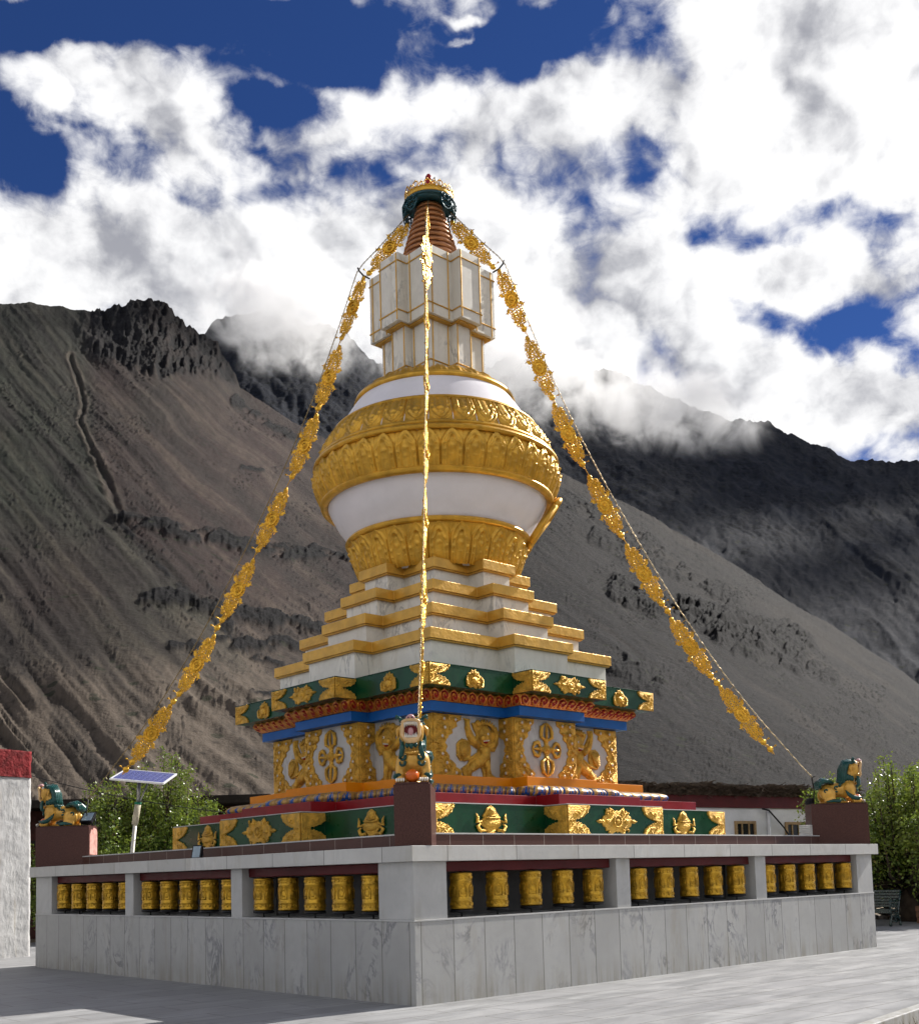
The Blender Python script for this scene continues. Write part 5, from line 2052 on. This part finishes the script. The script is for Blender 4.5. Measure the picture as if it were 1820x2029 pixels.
mb.box(-PANW / 2 + 0.03, PANW / 2 - 0.03, -PANH + 0.03, PANH - 0.03, -0.012, 0.012)
pn = mb.build('panel', m, sl)
pn.matrix_local = PM
mb = MB()
for (xa, xb, ya, yb) in ((-PANW / 2, PANW / 2, -PANH, -PANH + 0.045), (-PANW / 2, PANW / 2, PANH - 0.045, PANH), (-PANW / 2, -PANW / 2 + 0.045, -PANH + 0.046, PANH - 0.046), (PANW / 2 - 0.045, PANW / 2, -PANH + 0.046, PANH - 0.046)):
    mb.box(xa, xb, ya, yb, -0.03, 0.02)
mb.build('panel_frame', FRW, pn, 0.004)


def floodlight(name, label, loc, rz, tilt, s=1.0):
    t = thing(name, label, 'floodlight', loc, rz, None)
    t.scale = (s, s, s)
    A_ = Matrix.Translation((0, 0, 0.17)) @ Matrix.Rotation(tilt, 4, 'Y')
    mb = MB()
    mb.prism([(-0.16, -0.13), (0.16, -0.13), (0.16, 0.13), (-0.16, 0.13)], -0.05, 0.05, scale_top=[(-0.19, -0.15), (0.19, -0.15), (0.19, 0.15), (-0.19, 0.15)])
    for k in range(6):
        mb.box(-0.14, 0.14, -0.11 + 0.042 * k, -0.10 + 0.042 * k, -0.085, -0.051)
    h_ = mb.build('housing', BLACK, t, 0.006)
    h_.matrix_local = A_
    gl_ = MB().box(-0.155, 0.155, -0.115, 0.115, 0.051, 0.058).build('glass', GLASSG, h_)
    mb = MB()
    mb.tube([(0, -0.165, 0.17), (0, -0.17, 0.02), (0, -0.10, 0.01), (0, 0.10, 0.01), (0, 0.17, 0.02), (0, 0.165, 0.17)], 0.014, 6)
    mb.build('bracket', BLACK, t)
    return t


floodlight('floodlight', 'black floodlight on the pedestal behind the left lion', (-5.075, 5.075, ZP), R(225), R(38), 0.85)
c = at_px(386, 1700, 19.5)
floodlight('floodlight', 'black floodlight with grey glass on the coping against the brown upstand', (-5.50, 0.02, ZS1 + 0.002), R(205), R(75), 0.62)

# bench
BGREEN = simple('bench_green', (0.003, 0.020, 0.017), 0.25, 0.1, 0.25, 6, 0.1, 20, coat=0.4)
bn = thing('park_bench', 'dark green slatted bench with scrolled cast-iron arms', 'bench', (12.93, -2.70, 0))
mb = MB()
for k in range(6):
    z = 0.47 + 0.075 * k
    x = 0.20 + 0.030 * k
    mb.box(x - 0.012, x + 0.012, -0.02, 1.9, z, z + 0.062)
mb.build('backrest', BGREEN, bn, 0.006)
mb = MB()
for k in range(6):
    mb.box(-0.26 + 0.072 * k, -0.20 + 0.072 * k, -0.02, 1.9, 0.415 - 0.004 * k, 0.44 - 0.004 * k)
mb.box(-0.275, -0.262, -0.02, 1.9, 0.33, 0.43)
mb.build('seat', BGREEN, bn, 0.005)
mb = MB()
for y in (0.0, 1.86):
    mb = MB()
    mb.tube([(-0.27, y, 0.02), (-0.30, y, 0.05), (-0.24, y, 0.16), (-0.19, y, 0.28), (-0.24, y, 0.40), (-0.27, y, 0.52), (-0.25, y, 0.63), (-0.14, y, 0.655), (0.02, y, 0.625), (0.16, y, 0.655), (0.24, y, 0.64)], [0.04, 0.035, 0.028, 0.026, 0.026, 0.026, 0.03, 0.03, 0.028, 0.028, 0.024], 8)
    mb.tube([(0.24, y, 0.02), (0.27, y, 0.05), (0.20, y, 0.16), (0.15, y, 0.28), (0.17, y, 0.40), (0.20, y, 0.50), (0.26, y, 0.66), (0.36, y, 0.90)], [0.04, 0.035, 0.028, 0.026, 0.026, 0.026, 0.024, 0.022], 8)
    mb.tube([(-0.2, y, 0.28), (-0.05, y, 0.22), (0.06, y, 0.22), (0.15, y, 0.28)], 0.024, 8)
    mb.tube([(-0.22, y, 0.41), (0.18, y, 0.40)], 0.024, 8)
    mb.tube([(-0.22, y, 0.14), (0.0, y, 0.10), (0.20, y, 0.14)], 0.022, 8)
    for (x, z, rr) in ((-0.10, 0.52, 0.06), (0.04, 0.51, 0.055), (-0.04, 0.31, 0.05), (0.05, 0.30, 0.04), (0.0, 0.17, 0.035), (0.11, 0.53, 0.045), (-0.17, 0.53, 0.04)):
        mb.torus((x, y, z), rr, 0.014, (0, 1, 0), 14, 6)
    mb.ball((-0.28, y, 0.03), (0.045, 0.035, 0.035), 8, 6)
    mb.ball((0.25, y, 0.03), (0.045, 0.035, 0.035), 8, 6)
    mb.build('arm_frame', BGREEN, bn)

# rubble wall behind the bench
STONE = simple('field_stone', (0.10, 0.085, 0.07), 0.9, 0, 0.5, 2.5, 0.8, 14, 0.04)
rw = MB()
rnd = random.Random(4)
for row in range(7):
    y = -10.5
    z = -0.15 + row * 0.22
    while y < 4.5:
        L = rnd.uniform(0.22, 0.55)
        h = rnd.uniform(0.19, 0.25)
        c = Vector((17.3 + rnd.uniform(-0.08, 0.08) + 0.02 * row, y + L / 2, z + h / 2))
        rw.ball(c, (rnd.uniform(0.24, 0.32), L / 2 + 0.02, h / 2 + 0.02), 8, 6, 0, Matrix.Rotation(rnd.uniform(-0.25, 0.25), 3, 'X'))
        y += L
tag(rw.build('rubble_wall', STONE), 'dry stone rubble wall behind the green bench', 'stone wall')
mb = MB()
for k in range(3):
    mb.box(-0.13, 0.13, -0.11 + 0.01 * k, 0.11 + 0.01 * k, 0.155 * k, 0.155 * k + 0.145)
bs = mb.build('brick_stack', simple('brick_brown', (0.19, 0.10, 0.06), 0.85, 0, 0.3, 9, 0.3, 30), None, 0.01)
bs.location = (14.4, -2.72, 0.0)
tag(bs, 'short stack of brown bricks beside the bench end', 'bricks')
# white tiles left on the upstand next to the right pedestal
mb = MB()
for k in range(6):
    mb.box(-0.13 + 0.01 * (k % 2), 0.13 - 0.012 * ((k + 1) % 3), -0.10, 0.10, 0.034 * k, 0.034 * k + 0.030)
ts = mb.build('tile_stack', simple('white_tile', (0.62, 0.61, 0.58), 0.5, 0, 0.1, 6), None, 0.004)
ts.location = (4.72, -5.10, 2.172)
ts.rotation_euler = (0, 0, 0.3)
tag(ts, 'small stack of white tiles beside the right pedestal', 'tiles')
# coil of black wire behind the right lion
mb = MB()
for k in range(5):
    mb.torus((0.01 * k, 0.008 * (k % 3), 0.014 + 0.022 * k), 0.085 - 0.006 * k, 0.012, (0.05 * k - 0.1, 0.06, 1), 18, 5)
wc = mb.build('wire_coil', BLACK)
wc.location = (5.03, -5.03, ZP + 0.001)
tag(wc, 'coil of black wire on the pedestal behind the right lion', 'wire coil')
# overhead wire
pa, pb = at_px(-60, 1500, 36), at_px(760, 1625, 30)
pts = []
for k in range(25):
    t_ = k / 24
    p = pa * (1 - t_) + pb * t_
    p[2] -= 0.5 * 4 * t_ * (1 - t_)
    pts.append(tuple(p))
mb = MB()
mb.tube(pts, 0.012, 5)
tag(mb.build('overhead_wire', IRON), 'thin sagging wire crossing in front of the left trees', 'wire')

# =====================================================================================  TREES
m, g, b = new_mat('tree_leaf')
gn = g.node('ShaderNodeNewGeometry')
rp_ = gn.outputs['Random Per Island']
co = g.node('ShaderNodeTexCoord').outputs['Object']
ramp = g.mix(g.step(rp_, 0.0, 1.0), c4((0.042, 0.085, 0.015)), c4((0.22, 0.30, 0.045)))
ramp = g.mix(g.step(g.noise(co, 1.1, 3), 0.42, 0.62, 0, 0.5), ramp, c4((0.20, 0.23, 0.035)))
ramp = g.mix(g.step(rp_, 0.93, 0.97, 0, 0.8), ramp, c4((0.24, 0.18, 0.04)))
g.l.new(ramp, b.inputs['Base Color'])
b.inputs['Roughness'].default_value = 0.34
tr = g.node('ShaderNodeBsdfTranslucent')
g.l.new(g.mix(0.5, ramp, c4((0.28, 0.36, 0.04))), tr.inputs['Color'])
mx = g.node('ShaderNodeMixShader')
mx.inputs[0].default_value = 0.3
g.l.new(b.outputs[0], mx.inputs[1])
g.l.new(tr.outputs[0], mx.inputs[2])
out = [n for n in g.n if n.type == 'OUTPUT_MATERIAL'][0]
g.l.new(mx.outputs[0], out.inputs[0])
LEAF = m
BARK = simple('tree_bark', (0.055, 0.040, 0.028), 0.9, 0, 0.4, 4, 0.6, 25, 0.03)


def tree(name, label, loc, h, rad, n, seed, upright=0.5, base=0.15, tr_r=0.10, leaf=0.085):
    rnd = random.Random(seed)
    t = thing(name, label, 'tree', loc, 0, 'trees around the courtyard')
    mb = MB()
    mb.tube([(0, 0, 0), (rnd.gauss(0, 0.06), rnd.gauss(0, 0.06), h * 0.2), (rnd.gauss(0, 0.1), rnd.gauss(0, 0.1), h * 0.45), (rnd.gauss(0, 0.12), rnd.gauss(0, 0.12), h * 0.8)], [tr_r * 1.25, tr_r, tr_r * 0.7, tr_r * 0.2], 9)
    tips = []
    for k in range(n):
        a = rnd.uniform(0, 2 * PI)
        z0 = h * rnd.uniform(base * 0.6, 0.55)
        rr = rad * math.sqrt(rnd.uniform(0.02, 1.0))
        top = h * (base + (1 - base) * rnd.uniform(0.12, 1.0) * (1 - 0.55 * (rr / rad) ** 2))
        p0 = Vector((0, 0, z0))
        p2 = Vector((rr * math.cos(a), rr * math.sin(a), max(top, z0 + 0.1)))
        p1 = p0.lerp(p2, 0.55) + Vector((0.25 * rr * math.cos(a), 0.25 * rr * math.sin(a), -0.12 * h * upright))
        mb.tube([p0, p1, p2], [tr_r * 0.35, tr_r * 0.22, 0.008], 5)
        tips.append((p1, p2))
    mb.build('trunk', BARK, t)
    lm = MB()
    V, F = [], []
    for p1, p2 in tips:
        cnt = int(215 * rnd.uniform(0.6, 1.4))
        L = (p2 - p1).length
        for q_ in range(cnt):
            s = rnd.random() ** 0.7
            c = p1.lerp(p2, s) + Vector((rnd.gauss(0, 1), rnd.gauss(0, 1), rnd.gauss(0, 1))) * (0.05 + 0.17 * (1.15 - s))
            d = Vector((rnd.gauss(0, 1), rnd.gauss(0, 1), rnd.gauss(0.35, 0.8))).normalized()
            e_ = d.orthogonal()
            e_.rotate(Matrix.Rotation(rnd.uniform(0, 6.28), 3, d))
            e_.normalize()
            l_ = leaf * rnd.uniform(0.6, 1.3)
            w = l_ * 0.32
            o = len(V)
            V += [tuple(c), tuple(c + d * l_ * 0.5 + e_ * w), tuple(c + d * l_), tuple(c + d * l_ * 0.5 - e_ * w)]
            F.append((o, o + 1, o + 2, o + 3))
    lm.v, lm.f, lm.m, lm.sm = V, F, [0] * len(F), [False] * len(F)
    lm.build('crown', LEAF, t)
    return t


def tree_at(u, dist, *a, **k):
    p = at_px(u, 1730, dist)
    return tree(a[0], a[1], (p[0], p[1], -0.15), *a[2:], **k)


tree_at(235, 34.8, 'leafy_tree', 'bushy green tree right behind the solar lamp pole', 5.4, 1.7, 190, 1, 0.6)
tree_at(325, 35.2, 'leafy_tree', 'taller green tree with upright shoots to the right of the solar lamp', 6.3, 1.55, 190, 2, 0.9)
tree_at(400, 36, 'leafy_tree', 'low green tree next to the green frieze end at left', 5.1, 1.35, 140, 3, 0.6)
tree_at(120, 34, 'leafy_tree', 'small sparse tree between the whitewashed wall and the lion pedestal', 3.6, 1.3, 70, 4, 0.5)
tree_at(1795, 33.5, 'leafy_tree', 'broad pale green tree over the bench at right', 5.1, 2.3, 260, 5, 0.6, 0.22, 0.20, 0.085)
tree_at(1640, 39, 'leafy_tree', 'slender sparse bush showing behind the right lion', 5.2, 0.9, 60, 6, 0.9)
tree_at(1905, 36, 'leafy_tree', 'yellowish tree at the right edge of the picture behind the bench', 5.6, 2.5, 200, 7, 0.6, 0.2, 0.18)
SUN_AZ, SUN_EL = R(-6.0), R(37.0)          # from the shadow edges on the courtyard
sd = Vector((math.cos(SUN_EL) * math.cos(SUN_AZ), math.cos(SUN_EL) * math.sin(SUN_AZ), math.sin(SUN_EL)))
# =====================================================================================  CLOUD ON THE RIDGE
def cloud(name, u0, v0, u1, v1, dist, thick, half_h, dens, nsc=0.03, amp=3.2):
    """a bank of cloud lying along the ridge between two photo points"""
    p0, p1 = Vector(at_px(u0, v0, dist)), Vector(at_px(u1, v1, dist))
    c = (p0 + p1) / 2
    ax = (p1 - p0)
    L = ax.length / 2
    ax.normalize()
    dp = Vector((LF[0], LF[1], 0))
    dp = (dp - ax * dp.dot(ax)).normalized()
    upv = ax.cross(dp) * -1
    if upv.z < 0:
        upv = -upv
    mb = MB()
    mb.ball((0, 0, 0), (1, 1, 1), 24, 14)
    m = bpy.data.materials.new('cloud_vapour')
    m.use_nodes = True
    g = NT(m.node_tree)
    g.n.clear()
    tc = g.node('ShaderNodeTexCoord')
    P = tc.outputs['Object']
    r2 = g.vmath('LENGTH', P, out=1)
    geo = g.node('ShaderNodeNewGeometry').outputs['Position']
    n = g.noise(geo, nsc, 8, 0.64, 0.6)
    f = g.math('ADD', g.math('SUBTRACT', 1.0, r2), g.math('MULTIPLY', g.math('SUBTRACT', n, 0.5), amp))
    d = g.math('MULTIPLY', g.step(f, 0.18, 1.0), g.step(r2, 0.55, 1.0, dens, 0))
    pv = g.node('ShaderNodeVolumePrincipled')
    pv.inputs['Color'].default_value = (1, 1, 1, 1)
    pv.inputs['Anisotropy'].default_value = 0.25
    g.l.new(d, pv.inputs['Density'])
    out = g.node('ShaderNodeOutputMaterial')
    g.l.new(pv.outputs[0], out.inputs['Volume'])
    o = mb.build(name, m)
    o.matrix_world = Matrix(((ax.x * L, dp.x * thick, upv.x * half_h, c.x), (ax.y * L, dp.y * thick, upv.y * half_h, c.y), (ax.z * L, dp.z * thick, upv.z * half_h, c.z), (0, 0, 0, 1)))
    o['kind'] = 'stuff'
    return o


cloud('cloud_bank', 330, 565, 800, 672, 640, 60, 42, 0.06, 0.045, 3.2)
cloud('cloud_bank', 640, 640, 1300, 765, 640, 60, 46, 0.06, 0.045, 3.2)
cloud('cloud_bank', 1000, 765, 1600, 838, 630, 45, 30, 0.06, 0.05, 3.6)


def shade_cloud(u, v, dist, t, rx, ry, rz):
    """a cumulus added up-sun, mostly out of view, to shade a hillside"""
    p = Vector(at_px(u, v, dist)) + sd * t
    q0 = p - Vector((LR[0], LR[1], 0)) * rx
    o = cloud('cloud_bank', 800, 600, 900, 600, 640, 1, 1, 0.05, 0.012, 2.2)
    o.matrix_world = Matrix.Translation(p) @ Matrix.Rotation(YAW, 4, 'Z') @ Matrix.Diagonal((ry, rx, rz, 1))
    return o


shade_cloud(1560, 960, 780, 980, 270, 280, 66)
shade_cloud(250, 720, 400, 900, 85, 80, 34)

# =====================================================================================  LIGHT AND SKY
sun_d = bpy.data.lights.new('sun', 'SUN')
sun_d.energy = 5.0
sun_d.angle = R(0.53)
sun_d.color = (1.0, 0.955, 0.89)
sun = bpy.data.objects.new('sun', sun_d)
COL.objects.link(sun)
sun.rotation_euler = sd.to_track_quat('Z', 'Y').to_euler()

W = bpy.data.worlds.new('World')
S.world = W
W.use_nodes = True
g = NT(W.node_tree)
g.n.clear()
sky = g.node('ShaderNodeTexSky', sky_type='NISHITA')
sky.sun_disc = False
sky.sun_elevation = SUN_EL
sky.sun_rotation = PI / 2 - SUN_AZ
sky.altitude = 3600
sky.air_density = 1.0
sky.dust_density = 0.3
sky.ozone_density = 2.0
D = g.node('ShaderNodeTexCoord').outputs['Generated']
k = g.math('MAXIMUM', g.dot(D, tuple(LF)), 0.22)
u = g.math('DIVIDE', g.dot(D, tuple(LR)), k)
vz = g.node('ShaderNodeSeparateXYZ')
g.l.new(D, vz.inputs[0])
v = g.math('DIVIDE', vz.outputs[2], k)
uvn = g.node('ShaderNodeCombineXYZ')
g.l.new(u, uvn.inputs[0])
g.l.new(v, uvn.inputs[1])
uv = uvn.outputs[0]
wn_ = g.node('ShaderNodeTexNoise')
g.l.new(D, wn_.inputs['Vector'])
wn_.inputs['Scale'].default_value = 11
wn_.inputs['Detail'].default_value = 8
warp = g.vmath('SCALE', g.vmath('SUBTRACT', wn_.outputs['Color'], (0.5, 0.5, 0.5)), 0.13)
uvw = g.vmath('ADD', uv, warp)


def blobs(lst):
    tot = None
    for (x, y, rx, ry, rot, amp) in lst:
        a, c = uv_of(x, y)
        # rotation measured in the photo, clockwise
        mp = g.node('ShaderNodeMapping', vector_type='TEXTURE')
        g.l.new(uvw, mp.inputs[0])
        mp.inputs[1].default_value = (a, c, 0)
        mp.inputs[2].default_value = (0, 0, R(-rot))
        mp.inputs[3].default_value = (rx / FPX, ry / FPX, 1)
        ln_ = g.vmath('LENGTH', g.vmath('MULTIPLY', mp.outputs[0], (1, 1, 0)), out=1)
        e_ = g.step(ln_, 0.15, 1.5, amp, 0)
        tot = e_ if tot is None else g.math('ADD', tot, e_)
    return tot


# openings of blue (negative) and cloud bodies (positive), where the photograph has them
COVER = blobs([
    (560, 30, 560, 70, 0, -0.46), (780, 120, 230, 90, 8, -0.44), (1120, 75, 210, 85, -12, -0.55), (80, 275, 150, 72, 12, -0.52), (570, 215, 90, 85, 30, -0.32), (40, 30, 190, 55, 0, -0.40),
    (300, 20, 320, 60, 0, -0.3), (520, 110, 240, 60, 10, -0.28), (540, 285, 60, 45, 40, -0.25), (1380, 470, 60, 48, 20, -0.36), (1600, 445, 190, 42, -4, -0.36), (1660, 660, 215, 58, 4, -0.46), (1500, 610, 90, 40, 20, -0.3), (1760, 700, 110, 40, -14, -0.35),
    (1240, 300, 95, 40, 15, -0.20), (1370, 130, 130, 55, 40, -0.26), (545, 400, 60, 32, 30, -0.26), (370, 370, 60, 22, 25, -0.16), (1720, 400, 100, 36, 30, -0.22), (10, 240, 60, 90, 0, -0.2),
    (190, 150, 200, 85, 22, 0.36), (360, 250, 210, 62, 25, 0.26), (590, 85, 110, 32, 8, 0.36), (935, 40, 46, 13, -8, 0.28), (928, 82, 40, 12, -20, 0.26), (330, 35, 95, 36, 10, 0.30), (460, 95, 150, 34, 6, 0.22), (220, 20, 120, 26, 0, 0.22), (700, 15, 90, 30, 0, 0.25), (580, 165, 95, 32, 6, 0.30),
    (960, 190, 230, 85, 0, 0.28), (830, 110, 38, 60, 70, 0.22), (1680, 180, 330, 260, 0, 0.75), (1180, 160, 95, 62, 0, 0.15), (1600, 545, 190, 62, 6, 0.36), (1640, 800, 380, 140, 0, 0.65), (300, 520, 520, 150, 0, 0.42), (880, 600, 520, 200, 0, 0.42), (1340, 600, 130, 130, 0, 0.3),
])
nA = g.noise(D, 5.0, 9, 0.60, 0.25)
warp3 = g.vmath('SCALE', g.vmath('SUBTRACT', wn_.outputs['Color'], (0.5, 0.5, 0.5)), 0.10)


def puffs(vec):
    """billowing lumps mixed with finer turbulence"""
    p = g.vmath('ADD', vec, warp3)
    vo = g.node('ShaderNodeTexVoronoi', feature='F1')
    g.l.new(p, vo.inputs['Vector'])
    vo.inputs['Scale'].default_value = 13.0
    vo.inputs['Detail'].default_value = 2.0
    vo.inputs['Roughness'].default_value = 0.55
    b_ = g.math('SUBTRACT', 1.16, g.math('MULTIPLY', vo.outputs['Distance'], 1.15))
    n_ = g.noise(vec, 21.0, 7, 0.60, 0.3)
    return g.math('ADD', g.math('MULTIPLY', b_, 0.55), g.math('MULTIPLY', n_, 0.45))


nB = puffs(D)
wisp = g.noise(g.mapping(D, (1, 1, 1.9)), 38.0, 6, 0.65, 0.8)
fld = g.math('ADD', g.math('MULTIPLY', g.math('SUBTRACT', nA, 0.5), 1.15), g.math('MULTIPLY', g.math('SUBTRACT', nB, 0.5), 1.0))
fld = g.math('ADD', fld, g.math('MULTIPLY', g.math('SUBTRACT', wisp, 0.5), 0.36))
cov = g.math('ADD', g.math('ADD', fld, COVER), 0.56)
high = g.math('ADD', g.step(vz.outputs[2], 0.62, 0.9, 0, 0.38), g.step(g.dot(D, tuple(LF)), 0.1, -0.5, 0, -0.16))
cov = g.math('SUBTRACT', cov, high)
alpha = g.step(cov, 0.0, 0.50)
# self shading: compare the field with itself a little towards the sun
sh = tuple(LR * 0.026 + np.array([0, 0, 0.026]))
D2 = g.vmath('ADD', D, sh)
nA2 = g.noise(D2, 5.0, 9, 0.60, 0.25)
nB2 = puffs(D2)
fl2 = g.math('ADD', g.math('MULTIPLY', g.math('SUBTRACT', nA2, 0.5), 1.15), g.math('MULTIPLY', g.math('SUBTRACT', nB2, 0.5), 1.0))
diff = g.math('SUBTRACT', fld, fl2)
GREY = blobs([
    (300, 470, 330, 150, 0, 0.75), (560, 580, 260, 120, 0, 0.6), (130, 500, 200, 110, 0, 0.35), (850, 430, 130, 110, 0, 0.75), (920, 330, 80, 50, 0, 0.55), (980, 470, 110, 80, 0, 0.5), (780, 600, 190, 140, 0, 0.55), (1180, 560, 110, 90, 20, 0.5),
    (1080, 700, 260, 120, 10, 0.55), (660, 420, 170, 70, 0, 0.30), (420, 260, 180, 70, 20, 0.25), (1700, 840, 160, 40, 0, 0.25), (1460, 700, 120, 60, 0, 0.3),
    (1640, 230, 330, 330, 0, -0.8), (1650, 780, 260, 90, 0, -0.35), (1600, 545, 200, 60, 0, -0.3), (960, 190, 200, 70, 0, -0.3), (1150, 330, 200, 90, 0, -0.2), (180, 120, 150, 60, 20, -0.15),
])
light = g.math('ADD', g.math('MULTIPLY', diff, 1.05), 0.72)
light = g.math('SUBTRACT', light, g.math('MULTIPLY', GREY, 0.20))
light = g.math('SUBTRACT', light, g.math('MULTIPLY', g.step(cov, 0.6, 1.5), 0.05))
lit = g.step(light, 0.16, 0.93)
ccol = g.mix(lit, c4((0.235, 0.240, 0.268)), c4((0.65, 0.65, 0.655)))
skyc = g.mix(1.0, g.mix(1.0, sky.outputs[0], c4((0.0435, 0.0435, 0.0435)), 'MULTIPLY'), c4((0.42, 0.66, 1.16)), 'MULTIPLY')
up = g.step(vz.outputs[2], -0.02, 0.03)
final = g.mix(g.math('MULTIPLY', alpha, up), skyc, ccol)
bg = g.node('ShaderNodeBackground')
g.l.new(final, bg.inputs[0])
bg.inputs[1].default_value = 1.0
out = g.node('ShaderNodeOutputWorld')
g.l.new(bg.outputs[0], out.inputs[0])
W.cycles.sampling_method = 'MANUAL'
W.cycles.sample_map_resolution = 1024

vs = S.view_settings
S.display_settings.display_device = 'sRGB'
vs.view_transform = 'Standard'
vs.look = 'None'
vs.exposure = 0.7
vs.gamma = 1.0
vs.use_curve_mapping = False
S.render.engine = 'CYCLES'
S.cycles.use_denoising = True
S.cycles.use_adaptive_sampling = True
S.cycles.adaptive_threshold = 0.025
S.cycles.adaptive_min_samples = 20
S.cycles.max_bounces = 8
S.cycles.transparent_max_bounces = 16
S.cycles.caustics_reflective = False
S.cycles.caustics_refractive = False
S.cycles.sample_clamp_indirect = 6.0
S.cycles.volume_bounces = 4
S.cycles.volume_step_rate = 0.5
S.cycles.volume_max_steps = 128
